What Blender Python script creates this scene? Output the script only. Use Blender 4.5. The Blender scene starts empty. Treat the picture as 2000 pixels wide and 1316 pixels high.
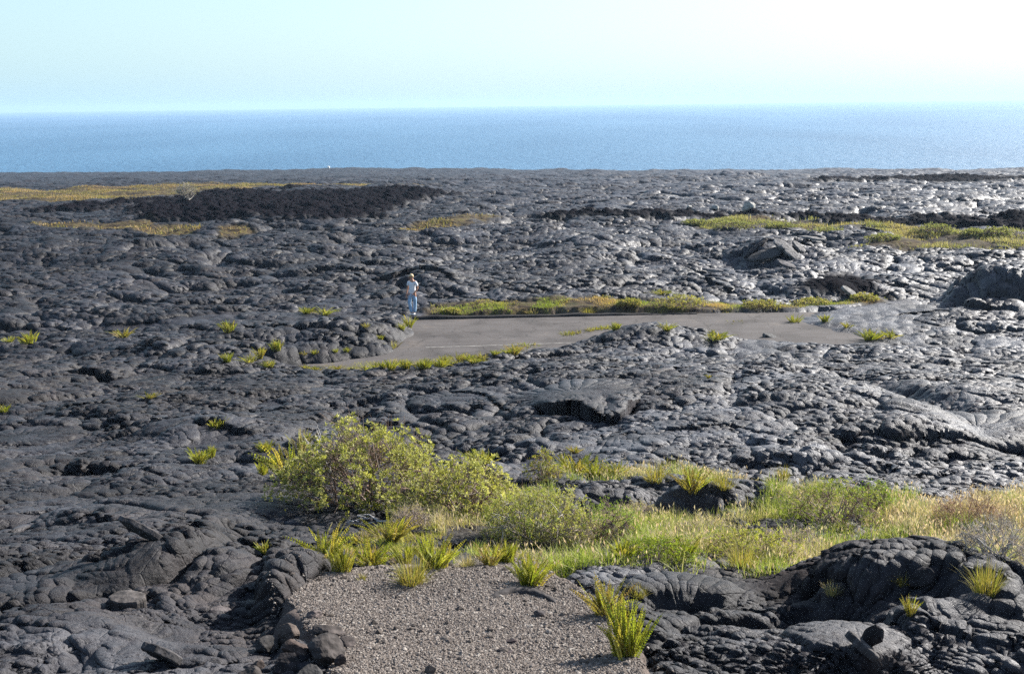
import bpy, math, time
import numpy as np
from mathutils import Vector, Matrix

T0 = time.time()
sc = bpy.context.scene
COL = sc.collection
rng = np.random.default_rng(11)

# ------------------------------------------------------------------ camera
ZC = 9.1                       # metres above the old road
SEA = -30.0
F = 2100.0                     # focal length in photo pixels (photo is 2000 x 1316)
PITCH = math.radians(12.28)
ROLL = math.radians(0.69)
fw = np.array([0, math.cos(PITCH), -math.sin(PITCH)])
rt0 = np.array([1.0, 0, 0]); up0 = np.cross(rt0, fw)
rt = rt0 * math.cos(ROLL) - up0 * math.sin(ROLL)
up = up0 * math.cos(ROLL) + rt0 * math.sin(ROLL)


def ray(px, py):
    d = fw + rt * ((px - 1000.0) / F) - up * ((py - 658.0) / F)
    return d / np.linalg.norm(d)


def onplane(px, py, z=0.0):
    d = ray(px, py)
    t = (z - ZC) / d[2]
    return np.array([d[0] * t, d[1] * t])


# ------------------------------------------------------------------ noise
_r = np.random.default_rng(5)
PERM = _r.permutation(4096).astype(np.int32)
RND = _r.random((4096, 8)).astype(np.float32)
GX = np.cos(RND[:, 0] * 6.2831853).astype(np.float32)
GY = np.sin(RND[:, 0] * 6.2831853).astype(np.float32)


def hsh(ix, iy, seed=0):
    return PERM[(ix + PERM[(iy + seed * 577) & 4095]) & 4095]


def noise(x, y, seed=0):
    fx = np.floor(x); fy = np.floor(y)
    ix = fx.astype(np.int32); iy = fy.astype(np.int32)
    u = (x - fx).astype(np.float32); v = (y - fy).astype(np.float32)
    su = u * u * u * (u * (u * 6 - 15) + 10); sv = v * v * v * (v * (v * 6 - 15) + 10)

    def g(a, b, du, dv):
        h = hsh(ix + a, iy + b, seed)
        return GX[h] * du + GY[h] * dv
    n00 = g(0, 0, u, v); n10 = g(1, 0, u - 1, v); n01 = g(0, 1, u, v - 1); n11 = g(1, 1, u - 1, v - 1)
    a = n00 + su * (n10 - n00); b = n01 + su * (n11 - n01)
    return (a + sv * (b - a)) * 1.5


def fbm(x, y, oct=4, seed=0, gain=0.5):
    s = 0.0; a = 1.0; f = 1.0
    for i in range(oct):
        s = s + a * noise(x * f + i * 17.3, y * f - i * 9.1, seed + i)
        a *= gain; f *= 2.03
    return s


def smooth(a, b, x):
    t = np.clip((x - a) / (b - a), 0, 1)
    return t * t * (3 - 2 * t)


def pchip(xk, yk, x):
    xk = np.asarray(xk, float); yk = np.asarray(yk, float)
    h = np.diff(xk); d = np.diff(yk) / h
    m = np.zeros_like(yk)
    for i in range(1, len(xk) - 1):
        if d[i - 1] * d[i] > 0:
            w1 = 2 * h[i] + h[i - 1]; w2 = h[i] + 2 * h[i - 1]
            m[i] = (w1 + w2) / (w1 / d[i - 1] + w2 / d[i])
    m[0] = d[0]; m[-1] = d[-1]
    k = np.clip(np.searchsorted(xk, x) - 1, 0, len(h) - 1)
    t = (x - xk[k]) / h[k]
    t2 = t * t; t3 = t2 * t
    r = (2 * t3 - 3 * t2 + 1) * yk[k] + (t3 - 2 * t2 + t) * h[k] * m[k] + (-2 * t3 + 3 * t2) * yk[k + 1] + (t3 - t2) * h[k] * m[k + 1]
    r = np.where(x > xk[-1], yk[-1] + (x - xk[-1]) * m[-1], r)
    return np.where(x < xk[0], yk[0] + (x - xk[0]) * m[0], r)


# slope profile of the hillside: (photo row on the centre line, metres ahead)
KN = [(1316, 6.0), (1215, 7.2), (1120, 8.6), (1060, 10.6), (1000, 13.0), (930, 16.2), (850, 20.6), (780, 26), (720, 32)]
PY = [0.0]; PZ = [7.5]
for r_, d_ in KN:
    dd = ray(1000, r_); PY.append(d_); PZ.append(ZC + dd[2] / dd[1] * d_)
PY += [36.5, 40, 48.5]; PZ += [0.38, 0.1, 0.1]
for r_, d_ in [(540, 59), (480, 74), (440, 90), (400, 118), (370, 160), (352, 235), (341, 380)]:
    dd = ray(1000, r_); PY.append(d_); PZ.append(ZC + dd[2] / dd[1] * d_)
PY.append(620); PZ.append(PZ[-1] - 10.5)
TT = np.linspace(-20, 900, 9201)
TZ = pchip(PY, PZ, TT)


def base(x, y):
    return np.interp(y, TT, TZ)


def onbase(px, py, dz=0.0):
    d = ray(px, py)
    t = np.geomspace(2.0, 900, 6000)
    X = d[0] * t; Y = d[1] * t; Z = ZC + d[2] * t
    k = np.argmax(Z < base(X, Y) + dz)
    return np.array([X[k], Y[k]])


def poly_sdf(poly, x, y):
    """signed distance, positive inside"""
    poly = np.asarray(poly, float)
    d2 = np.full(x.shape, 1e12); ins = np.zeros(x.shape, bool)
    n = len(poly)
    for i in range(n):
        ax, ay = poly[i]; bx, by = poly[(i + 1) % n]
        ex, ey = bx - ax, by - ay
        t = np.clip(((x - ax) * ex + (y - ay) * ey) / (ex * ex + ey * ey + 1e-12), 0, 1)
        d2 = np.minimum(d2, (x - ax - t * ex) ** 2 + (y - ay - t * ey) ** 2)
        c = ((ay > y) != (by > y)) & (x < (bx - ax) * (y - ay) / (by - ay + 1e-15) + ax)
        ins ^= c
    d = np.sqrt(d2)
    return np.where(ins, d, -d)


def sdf_masked(poly, x, y, margin, ex=None):
    poly = np.asarray(poly, float)
    out = np.full(x.shape, -margin * 2.0)
    m = (x > poly[:, 0].min() - margin) & (x < poly[:, 0].max() + margin) & (y > poly[:, 1].min() - margin) & (y < poly[:, 1].max() + margin)
    if m.any():
        out[m] = poly_sdf(poly, x[m], y[m])
    return out


# ------------------------------------------------------------------ regions (world polygons found by sighting from the photo)
def P(pts, dz=None):
    return [tuple(onbase(a, b)) if dz is None else tuple(onplane(a, b, dz)) for a, b in pts]


# where the old road still lies open between the flows
ROAD = P([(540, 716), (640, 706), (755, 690), (775, 672), (808, 648), (806, 622), (1000, 617), (1300, 611), (1600, 607), (1745, 590),
          (1640, 606), (1555, 618), (1572, 634), (1640, 650), (1690, 664), (1640, 674), (1500, 666), (1400, 657), (1330, 640), (1270, 632),
          (1190, 650), (1100, 678), (960, 706), (850, 722), (700, 728), (560, 728)], 0.0)
GRAV = P([(700, 1420), (650, 1316), (640, 1270), (580, 1225), (575, 1195), (640, 1150), (720, 1128), (800, 1122), (890, 1126), (940, 1106), (1010, 1108), (1060, 1135),
          (1115, 1168), (1165, 1218), (1210, 1280), (1232, 1320), (1262, 1420)])
AA = [P([(240, 412), (300, 400), (420, 388), (560, 382), (700, 374), (860, 376), (890, 384), (820, 392), (780, 402), (740, 420), (640, 440), (560, 436), (420, 430), (290, 428)]),
      P([(200, 400), (300, 391), (420, 378), (560, 374), (420, 388), (280, 402)]), P([(60, 412), (160, 398), (230, 400), (180, 412)]),
      P([(1040, 420), (1120, 416), (1260, 418), (1400, 420), (1600, 425), (1800, 428), (2100, 430), (2100, 450), (1900, 444), (1700, 436), (1500, 428), (1350, 427), (1150, 424)]),
      P([(1575, 572), (1600, 550), (1650, 532), (1690, 548), (1710, 572), (1650, 584)]),
      P([(1580, 357), (1700, 352), (2100, 350), (2100, 354), (1750, 356), (1600, 360)]),
      ]
GRASSP = [P([(-60, 372), (200, 368), (420, 362), (700, 360), (860, 362), (700, 367), (560, 370), (420, 372), (330, 384), (200, 388), (-60, 394)]),
          P([(60, 436), (200, 434), (290, 430), (380, 442), (390, 452), (330, 458), (220, 450), (100, 446)]),
          P([(770, 450), (850, 434), (900, 428), (980, 428), (930, 440), (860, 450), (790, 454)]),
          P([(1340, 434), (1480, 430), (1700, 440), (1760, 448), (1900, 458), (2080, 466), (2080, 492), (1850, 484), (1640, 480), (1740, 470), (1690, 452), (1560, 446), (1400, 446)]),
          P([(430, 450), (490, 447), (480, 455), (440, 456)])]
VERGE = P([(838, 618), (842, 604), (1000, 600), (1240, 592), (1420, 590), (1600, 586), (1730, 584), (1730, 592), (1600, 600), (1420, 608), (1200, 613), (1000, 617)], 0.05)
SHRUBLAND = P([(880, 950), (1000, 950), (1100, 1000), (1250, 1008), (1350, 1012), (1500, 1005), (1540, 965), (1600, 962), (1740, 975), (1850, 985), (2060, 975), (2060, 1120), (1930, 1130),
               (1870, 1085), (1800, 1050), (1690, 1045), (1600, 1075), (1520, 1112), (1300, 1100), (1100, 1100), (960, 1104), (900, 1070), (820, 1020)])
BEHIND = P([(1060, 930), (1280, 925), (1480, 945), (1510, 965), (1340, 958), (1250, 950), (1100, 948)])

# cracks, collapsed edges and small caves whose far wall faces the camera: photo points along the wall, width, depth
TRENCH = [
    ([(-40, 806), (60, 802), (150, 797), (250, 785), (335, 772)], 0.75, 0.60), ([(85, 712), (160, 722), (230, 727), (335, 706)], 1.3, 0.9),
    ([(1045, 826), (1130, 830), (1190, 842), (1245, 832)], 1.15, 0.95), ([(1185, 738), (1260, 736), (1345, 750)], 0.8, 0.6),
    ([(1395, 722), (1480, 724), (1560, 734), (1645, 722)], 0.9, 0.5), ([(730, 556), (800, 556), (860, 556), (905, 572)], 1.3, 0.9),
    ([(1250, 530), (1350, 518), (1480, 535)], 0.9, 0.5), ([(1360, 556), (1440, 570)], 0.9, 0.5), ([(400, 470), (500, 476), (640, 478)], 1.0, 0.5),
    ([(250, 515), (420, 520)], 1.0, 0.4), ([(1000, 600), (900, 585), (830, 590)], 0.7, 0.3), ([(440, 640), (520, 650), (640, 662)], 0.6, 0.4),
    ([(1315, 1172), (1390, 1182)], 0.18, 0.16), ([(1590, 1188), (1650, 1196), (1735, 1222)], 0.34, 0.30), ([(1800, 1238), (1900, 1258)], 0.25, 0.2),
    ([(170, 1012), (240, 1026), (290, 1052)], 0.45, 0.45), ([(340, 1075), (400, 1065), (440, 1080)], 0.35, 0.35), ([(-20, 1218), (120, 1222), (210, 1235)], 0.06, 0.07),
    ([(560, 905), (600, 930), (640, 965)], 0.4, 0.3), ([(60, 1035), (-30, 1040)], 0.4, 0.3),
    ([(700, 790), (640, 775), (560, 765), (470, 760)], 0.4, 0.25), ([(1480, 780), (1560, 800), (1640, 830)], 0.5, 0.35), ([(1700, 905), (1790, 935), (1880, 965)], 0.5, 0.3),
    ([(880, 790), (950, 800), (1010, 830)], 0.45, 0.3), ([(1290, 880), (1400, 870), (1500, 885)], 0.35, 0.2), ([(1780, 700), (1900, 712), (2050, 720)], 0.8, 0.4),
    ([(1740, 612), (1860, 606), (1990, 620)], 0.9, 0.5), ([(1560, 470), (1660, 480)], 1.0, 0.5), ([(380, 850), (440, 846), (500, 858)], 0.4, 0.3), ([(180, 930), (260, 925), (330, 945)], 0.3, 0.25),
    ([(410, 960), (480, 968), (560, 960)], 0.3, 0.25), ([(0, 640), (120, 632), (240, 640)], 0.8, 0.35), ([(1440, 495), (1500, 472), (1560, 468)], 1.2, 0.8),
]
# broad swells, tumuli and hollows: photo x, photo row of the base, radius across, radius along, height, shape power
BUMPS = [
    (1330, 790, 5.8, 5.0, 0.75, 1), (1050, 760, 2.6, 2.6, 0.30, 1), (1560, 850, 3.4, 4.0, 0.35, 1),
    (1745, 790, 0.8, 5.5, -0.55, 1), (1930, 800, 2.4, 6.0, 0.25, 1),
    (1290, 668, 1.8, 1.6, 0.60, 1),
    
    (1760, 1150, 0.72, 0.85, 0.42, 2), (2000, 1190, 0.42, 0.4, 0.22, 2),
    (1175, 985, 0.62, 0.5, 0.38, 2), (1430, 995, 0.75, 0.5, 0.36, 2), (1300, 1000, 0.4, 0.35, 0.2, 2),
    (1990, 592, 2.2, 2.2, 1.75, 2), (1510, 505, 2.6, 3.0, 1.35, 1), (1650, 572, 2.4, 1.8, 0.7, 1), (1400, 560, 3.0, 3.0, 0.5, 1),
    (1130, 570, 5.0, 4.0, 0.55, 1), (840, 560, 4.5, 3.5, 0.5, 1), (1700, 450, 3.0, 3.0, 0.7, 1),
    (690, 655, 2.6, 2.2, 0.55, 1), (380, 690, 3.6, 2.6, 0.45, 1), (560, 660, 2.4, 1.6, 0.25, 1),
    (450, 1110, 0.85, 0.8, 0.34, 1), (560, 1160, 0.5, 0.6, 0.28, 1), (250, 1130, 0.6, 0.7, 0.12, 1), (120, 1250, 1.0, 0.8, 0.16, 1),
    (340, 1085, 0.34, 0.22, -0.28, 2), (215, 1045, 0.36, 0.24, -0.30, 2),
    (400, 845, 1.4, 1.0, 0.35, 1), (560, 880, 1.0, 0.8, 0.25, 1), (330, 930, 1.4, 1.0, 0.2, 1), (640, 1010, 0.8, 0.8, -0.2, 1),
    (1680, 1200, 0.7, 0.25, -0.28, 2), (1330, 1165, 0.35, 0.15, -0.2, 2), (1700, 1245, 0.8, 0.35, 0.05, 1), (1580, 1275, 0.6, 0.5, 0.10, 1),
    (1900, 1240, 0.7, 0.4, 0.15, 1), (1290, 1235, 0.30, 0.35, 0.12, 1), (1400, 1120, 0.9, 0.5, 0.04, 1),
]
BUMPW = []
for (px, py, rx, ry, h, pw) in BUMPS:
    c = onbase(px, py)
    BUMPW.append((c[0], c[1], rx, ry, h, pw))


TRW = [([tuple(onbase(a_, b_)) for a_, b_ in pts], w_, dp_) for pts, w_, dp_ in TRENCH]


def trenches(x, y, z, over=None):
    """sink the cracks into z; with over, shift the far walls towards the camera so that their rims overhang"""
    for pts, w_, dp in TRW:
        P_ = np.array(pts)
        if P_[0, 0] > P_[-1, 0]: P_ = P_[::-1]
        m = (x > P_[:, 0].min() - 2 * w_) & (x < P_[:, 0].max() + 2 * w_) & (y > P_[:, 1].min() - 3 * w_) & (y < P_[:, 1].max() + 3 * w_)
        if not m.any(): continue
        xx = x[m]; yy = y[m]
        yl = np.interp(xx, P_[:, 0], P_[:, 1]) + w_ * (0.5 * noise(xx / w_ * 0.8, yy * 0 + P_[0, 1], 501) + 0.22 * noise(xx / w_ * 2.7, yy * 0 + 3, 502))
        L_ = P_[-1, 0] - P_[0, 0]
        en = smooth(-0.05 * L_ - 0.01, 0.22 * L_, xx - P_[0, 0]) * smooth(-0.05 * L_ - 0.01, 0.22 * L_, P_[-1, 0] - xx)
        n = yy - yl
        prof = np.where(n < 0, -smooth(-w_, -0.12 * w_, n), 0) + np.where(n >= 0, 0.22 * np.exp(-n / w_ * 1.3), 0)
        if over is not None:
            over[m] -= (0.8 + 0.4 * noise(xx / w_ * 2.2, yy * 0 + 9, 503)) * dp * en * (n >= 0) * np.exp(-np.clip(n, 0, None) / w_ * 1.6)
            continue
        z[m] += dp * en * prof
    return z


def lobes(x, y, cell, seed, el=(1.0, 1.9), ang0=1.2, angv=0.9, need_uv=False, shape=1.9):
    """overlapping elongated domes; returns height 0..1, random id, local u, v"""
    FA = (2.6 * noise(x / 13.0, y / 13.0, 201) + 1.2 * noise(x / 4.5, y / 4.5, 202)).astype(np.float32)
    gx = x / cell; gy = y / cell
    ix = np.floor(gx).astype(np.int32); iy = np.floor(gy).astype(np.int32)
    best = np.zeros(x.shape, np.float32); sec = best.copy(); rid = np.zeros(x.shape, np.int32)
    bu = np.zeros(x.shape, np.float32); bv = np.zeros(x.shape, np.float32)
    for a in (-1, 0, 1):
        for b in (-1, 0, 1):
            h = hsh(ix + a, iy + b, seed)
            R = RND[h]
            dx = (gx - (ix + a + 0.5 + (R[:, 1] - 0.5) * 0.75)).astype(np.float32)
            dy = (gy - (iy + b + 0.5 + (R[:, 2] - 0.5) * 0.75)).astype(np.float32)
            an = ang0 + FA + (R[:, 3] - 0.5) * angv
            ca = np.cos(an); sa = np.sin(an)
            u = dx * ca + dy * sa; v = -dx * sa + dy * ca
            e = el[0] + (el[1] - el[0]) * R[:, 4]
            ru = np.minimum(0.60 * e, 1.08); rv = (0.80 - 0.14 * e) * (0.75 + 0.5 * R[:, 5])
            q = (u / ru) ** 2 + (v / rv) ** 2
            A = 0.35 + 0.65 * R[:, 6]
            hh = A * np.clip(1 - q ** shape, 0, 1) ** 0.5 * (1 + u * (R[:, 0] - 0.5) * 1.5 + v * (R[:, 7] - 0.5) * 1.7)
            m = hh > best
            sec = np.where(m, best, np.maximum(sec, hh))
            best = np.where(m, hh, best); rid = np.where(m, h, rid)
            if need_uv:
                bu = np.where(m, u / ru, bu); bv = np.where(m, v / rv, bv)
    gap = np.exp(-((best - sec) / (0.085 * best + 0.02)) ** 2)
    return best - 0.6 - 0.85 * gap * smooth(0.0, 0.3, best), rid, bu, bv


def cells(x, y, cell, seed):
    """distance to the border between voronoi plates, in metres"""
    gx = x / cell; gy = y / cell
    ix = np.floor(gx).astype(np.int32); iy = np.floor(gy).astype(np.int32)
    f1 = np.full(x.shape, 9.0, np.float32); f2 = f1.copy(); rid = np.zeros(x.shape, np.int32)
    for a in (-1, 0, 1):
        for b in (-1, 0, 1):
            h = hsh(ix + a, iy + b, seed); R = RND[h]
            d = np.hypot(gx - (ix + a + 0.1 + 0.8 * R[:, 1]), gy - (iy + b + 0.1 + 0.8 * R[:, 2])).astype(np.float32)
            m = d < f1
            f2 = np.where(m, f1, np.minimum(f2, d)); f1 = np.where(m, d, f1); rid = np.where(m, h, rid)
    return (f2 - f1) * cell * 0.5, rid


FANS = [(*onbase(236, 1150), 0.46, 24, 1.9), (*onbase(95, 1140), 0.50, 22, 1.3), (*onbase(1120, 812), 1.7, 30, 1.5), (*onbase(880, 800), 1.1, 24, 2.0),
        (*onbase(1880, 850), 1.6, 28, 1.6), (*onbase(1330, 1150), 0.5, 22, 1.2), (*onbase(60, 850), 1.2, 24, 1.0), (*onbase(1650, 1270), 0.42, 18, 2.2), (*onbase(700, 860), 1.0, 24, 0.9)]


def coast(x):
    """distance at which the land stops, varies along the shore"""
    a = x / 480.0
    return 560 - 120 * smooth(-0.1, 0.1, a) - 90 * smooth(0.1, 0.42, a) + 8 * np.sin(x * 0.031) + 6 * np.sin(x * 0.083 + 1)


def height(x, y, res=None, color=False):
    """x, y 1-D arrays -> z (and colour channels)"""
    x = np.asarray(x, float); y = np.asarray(y, float)
    d = np.hypot(x, y)
    if res is None:
        res = d * 0.0028
    z = base(x, y)
    far = smooth(60, 250, d)
    z = z + fbm(x / 9.0, y / 9.0, 3, 3) * (0.16 + 0.25 * smooth(8, 60, d) * (1 - 0.35 * smooth(33, 37, y) * (1 - smooth(48, 52, y))))
    z = z + far * fbm(x / 45.0, y / 30.0, 3, 9) * 0.9
    for (cx, cy, rx, ry, h, pw) in BUMPW:
        m = (np.abs(x - cx) < rx * 3.2) & (np.abs(y - cy) < ry * 3.2)
        if not m.any():
            continue
        xx = x[m]; yy = y[m]
        wq = 0.28
        ux = (xx - cx) / rx + wq * noise(xx / rx * 1.1, yy / ry * 1.1, 41); uy = (yy - cy) / ry + wq * noise(xx / rx * 1.1, yy / ry * 1.1, 42)
        q = ux * ux + uy * uy
        if pw == 1:
            k = np.exp(-q * 1.1)
        else:
            k = 1 / (1 + q ** 2.2 * 1.0) * np.exp(-np.clip(q - 1.2, 0, 9) * 1.2)
        z[m] += h * k
    # ---- masks
    sr = sdf_masked(ROAD, x, y, 9.0)
    sr = sr + 0.22 * fbm(x / 1.1, y / 1.1, 3, 21) * (sr > -8)
    sg = sdf_masked(GRAV, x, y, 4.0)
    sg = sg + 0.05 * fbm(x / 0.3, y / 0.3, 3, 22)
    aa = np.zeros(x.shape)
    for pol in AA:
        s = sdf_masked(pol, x, y, 30.0)
        aa = np.maximum(aa, smooth(-0.6, 0.8, s / (d * 0.012) + 1.6 * fbm(x / 5, y / 7, 5, 31, 0.65)))
    gr = np.zeros(x.shape)
    for pol in GRASSP + [VERGE]:
        s = sdf_masked(pol, x, y, 30.0)
        gr = np.maximum(gr, smooth(-0.5, 0.7, s / (d * 0.012) + 0.9 * fbm(x / 3, y / 5, 4, 32, 0.6)))
    sh = smooth(-0.3, 0.5, sdf_masked(SHRUBLAND, x, y, 8.0) + 0.5 * fbm(x / 1.2, y / 1.2, 3, 34))
    cm = smooth(0.4, 0.9, fbm(x / 2.6, y / 2.6, 2, 77) * 0.5 + 0.62 * smooth(0.1, 1.0, 1 / (1 + ((x - 2.85) / 0.95) ** 4 + ((y - 8.1) / 0.95) ** 4)))
    # ---- flow lobes
    wx = x + 0.55 * fbm(x / 2.2, y / 2.2, 2, 51); wy = y + 0.55 * fbm(x / 2.2, y / 2.2, 2, 52)
    amp = (1 - 0.6 * gr) * (1 - 0.45 * sh) * (1 - 0.35 * smooth(150, 400, d))
    calm = 1 - 0.62 * smooth(0.1, 1.2, 1 / (1 + ((x - 15.0) / 3.2) ** 6 + ((y - 43.5) / 2.6) ** 6))
    amp = amp * calm * (1 - 0.6 * cm)
    zl = np.zeros(x.shape)
    b0, i0, _, _ = lobes(wx, wy, 11.0, 1, (1.0, 1.7), 0.2, 1.5)
    zl += b0 * (0.15 + 0.30 * smooth(30, 90, d))
    b1, i1, u1, v1 = lobes(wx, wy, 4.3, 2, (1.2, 2.8), 0.4, 1.2, True, 3.2)
    zl += b1 * (0.24 + 0.10 * smooth(14, 60, d))
    sheetm = smooth(-0.25, 0.2, fbm(x / 3.6 + 5, y / 3.6, 3, 63) + 0.7 / (1 + ((x + 2.3) / 1.3) ** 4 + ((y - 6.6) / 1.3) ** 4) + 0.5 / (1 + ((x + 4.2) / 3.0) ** 4 + ((y - 10.5) / 3.5) ** 4) + 0.6 / (1 + ((x - 1.15) / 0.6) ** 4 + ((y - 8.5) / 0.6) ** 4) + 0.7 / (1 + ((x - 2.15) / 0.45) ** 4 + ((y - 6.7) / 0.5) ** 4))   # smooth inflated skin
    wx2 = x + 0.34 * fbm(x / 1.0, y / 1.0, 3, 53); wy2 = y + 0.34 * fbm(x / 1.0, y / 1.0, 3, 54)
    b2, i2, u2, v2 = lobes(wx2, wy2, 1.45, 3, (1.3, 3.2), 0.6, 1.0, True, 3.0)
    zl += b2 * (0.17 + 0.01 * smooth(12, 45, d)) * (1 - 0.55 * sheetm)
    bq, iq, uq, vq = lobes(wx2 + 31, wy2, 0.85, 13, (1.6, 3.6), 0.5, 0.9, True, 2.6)
    zl += bq * 0.07 * (1 - 0.75 * sheetm) * (1 - smooth(0.25, 0.5, res)) * (1 + 0.0 * smooth(20, 50, d))
    toe = smooth(0.05, 0.42, fbm(x / 3.1, y / 3.1, 2, 61)) * (1 - 0.85 * sheetm)      # where small toes broke out
    f3 = 1 - smooth(0.14, 0.32, res)
    wx3 = x + 0.07 * fbm(x / 0.25, y / 0.25, 2, 55); wy3 = y + 0.07 * fbm(x / 0.25, y / 0.25, 2, 56)
    b3, i3, u3, v3 = lobes(wx3, wy3, 0.50, 4, (1.3, 3.5), 0.8, 0.9, True)
    zl += b3 * (0.004 + 0.12 * toe + 0.012 * smooth(25, 60, d) * (1 - 0.7 * sheetm)) * f3
    toe2 = smooth(0.1, 0.5, fbm(x / 1.3 + 7, y / 1.3, 2, 62) + 0.6 / (1 + ((x - 1.45) / 0.35) ** 4 + ((y - 6.5) / 0.7) ** 4)) * (1 - 0.85 * sheetm)
    f4 = 1 - smooth(0.05, 0.12, res)
    b4, i4, u4, v4 = lobes(wx3, wy3, 0.22, 5, (1.0, 2.2), 0.9, 1.5)
    zl += b4 * (0.004 + 0.075 * toe2) * f4
    b5, i5, _, _ = lobes(wx3 + 3, wy3, 0.10, 6, (1.0, 1.8), 0.9, 1.5)
    zl += b5 * 0.022 * smooth(0.1, 0.5, toe2) * (1 - smooth(0.02, 0.05, res))
    # folded crust: curved parallel pleats with sharp creases between them
    fa_ = 2.6 * noise(x / 13.0, y / 13.0, 201) + 1.2 * noise(x / 4.5, y / 4.5, 202) + 0.9
    fph = (x * np.cos(0.9) + y * np.sin(0.9)) * 1.0 + 1.5 * fbm(x / 3.0, y / 3.0, 3, 121, 0.45)
    fph2 = (x * np.cos(2.3) + y * np.sin(2.3)) * 1.0 + 1.2 * fbm(x / 2.2, y / 2.2, 3, 122, 0.45)
    fs = 1 + 0.7 * smooth(25, 80, d)
    pk = smooth(-0.15, 0.3, fbm(x / 2.8 + 3, y / 2.8, 2, 123)); pk2 = smooth(0.0, 0.35, fbm(x / 2.5 + 9, y / 2.5, 2, 124))
    fold = np.abs(np.sin(fph * 3.1416 / 0.34 / fs)) ** 0.6
    fold2 = np.abs(np.sin(fph2 * 3.1416 / 0.26 / fs)) ** 0.6
    ff = 1 - smooth(0.16, 0.34, res / fs)
    zl += (fold - 0.75) * 0.075 * fs * (0.55 + 0.45 * smooth(9, 16, d)) * pk * (1 - 0.7 * toe) * (1 - 0.5 * sheetm) * ff + (fold2 - 0.75) * 0.05 * fs * pk2 * (1 - 0.8 * toe) * (1 - 0.6 * sheetm) * ff
    # torn, wrinkled crust
    qs = 1 + 1.6 * smooth(25, 90, d)
    rg = 1 - np.abs(noise(wx2 / 0.42 / qs, wy2 / 0.20 / qs, 111) + 0.4 * noise(wx2 / 0.17, wy2 / 0.09, 112)) * 1.5
    zl += np.clip(rg, 0, 1) ** 2 * (0.045 + 0.05 * smooth(15, 60, d)) * smooth(-0.5, 0.2, fbm(x / 2.4, y / 2.4, 2, 113)) * (1 - smooth(0.3, 0.6, res))
    rg2 = np.abs(fbm(wx / 1.4, wy / 0.8, 3, 114, 0.6))
    zl -= smooth(0.09, 0.0, rg2) * (0.14 + 0.12 * smooth(20, 80, d)) * smooth(0.0, 0.3, fbm(x / 3.3, y / 3.3, 2, 115))
    # ---- ropes: wrinkled skin in curved arcs on some of the lobes
    rop = np.zeros(x.shape)
    for (bb, ii, uu, vv, cell, wl, am, fd) in ((b2, i2, u2, v2, 1.45, 0.095, 0.019, (0.03, 0.06)), (b1, i1, u1, v1, 4.3, 0.19, 0.040, (0.07, 0.13)),
                                              (b0, i0, x * 0, x * 0, 11.0, 0.5, 0.0, (1, 1))):
        if am == 0:
            continue
        sel = RND[ii, 7] > 0.25
        patch = smooth(-0.15, 0.25, fbm(x / cell * 1.2, y / cell * 1.2, 2, 71)) * sel
        s = uu * cell * 0.9 - 0.95 * cell * vv * vv + 0.25 * cell * fbm(x / cell * 1.5, y / cell * 1.5, 2, 73) + 0.09 * fbm(x / 0.35 / (wl / 0.085), y / 0.35 / (wl / 0.085), 2, 72) * wl / 0.085
        w = (0.5 + 0.5 * np.sin(s * 6.2832 / wl)) ** 0.7
        rop += w * am * patch * (1 - smooth(fd[0], fd[1], res))
    zl += rop
    # ---- cracked plates
    e1, pid = cells(wx2, wy2, 0.85, 8)
    crk = smooth(0.03, 0.008, e1) * smooth(0.0, 0.3, fbm(x / 2.0, y / 2.0, 2, 81) + 0.9 * cm)
    zl -= crk * (0.07 + 0.2 * cm) * (1 - smooth(0.03, 0.06, res))
    e2, pid2 = cells(wx3, wy3, 0.3, 9)
    zl -= smooth(0.014, 0.003, e2) * 0.13 * cm * (1 - smooth(0.02, 0.04, res))
    zl += ((RND[pid, 5] - 0.5) * 0.28 + (RND[pid2, 5] - 0.5) * 0.12) * cm * smooth(0, 0.02, np.minimum(e1, e2))
    zl += fbm(x / 0.5, y / 0.5, 4, 91, 0.6) * 0.018 + fbm(x / 0.09, y / 0.09, 3, 92, 0.6) * 0.0045
    # ---- a'a clinker
    ra = np.abs(fbm(x / 3.2, y / 3.2, 4, 95, 0.65)) * 0.5 + np.abs(fbm(x / 0.5, y / 0.5, 3, 96, 0.7)) * 0.22
    zl = zl * (1 - 0.75 * aa * smooth(60, 90, d)) + aa * smooth(60, 90, d) * (ra + 0.1)
    # fans of rope wrinkles spreading from a point
    for (cx, cy, R0, nl, rot) in FANS:
        m = (np.abs(x - cx) < R0 * 1.2) & (np.abs(y - cy) < R0 * 1.2)
        if not m.any(): continue
        dx = x[m] - cx; dy = y[m] - cy + 0.35 * R0
        rr = np.hypot(dx, dy) / R0; th = np.arctan2(dy, dx)
        q = ((x[m] - cx) ** 2 + ((y[m] - cy) * 1.1) ** 2) / R0 ** 2 + 0.22 * noise(x[m] / R0 * 2.2, y[m] / R0 * 2.2, 630)
        mf = smooth(1.0, 0.5, q)
        rip = (0.5 + 0.5 * np.sin(nl * (th - rot) + 4.5 * rr * np.sign(th - rot) + 1.2 * noise(x[m] / R0 * 5, y[m] / R0 * 5, 631))) ** 0.7
        hgt = 0.085 * R0 * np.clip(1.05 - q, 0, 1) ** 0.5 - 0.01 * R0 + rip * 0.036 * R0 * np.clip(rr, 0.15, 1) * (1 - smooth(0.05, 0.12, res[m] / R0))
        zl[m] = zl[m] * (1 - 0.85 * mf) + hgt * mf
    z = z + zl * amp
    z = trenches(x, y, z)
    z += gr * 0.02
    # ---- the flow fronts resting on the road
    out = np.clip(-sr, 0, None)
    nearroad = (1 - smooth(2.0, 4.5, out))
    rect = smooth(-15.2, -14.2, x) * smooth(25.5, 24.5, x) * smooth(35.0, 36.0, y) * smooth(47.6, 46.9, y)
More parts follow.
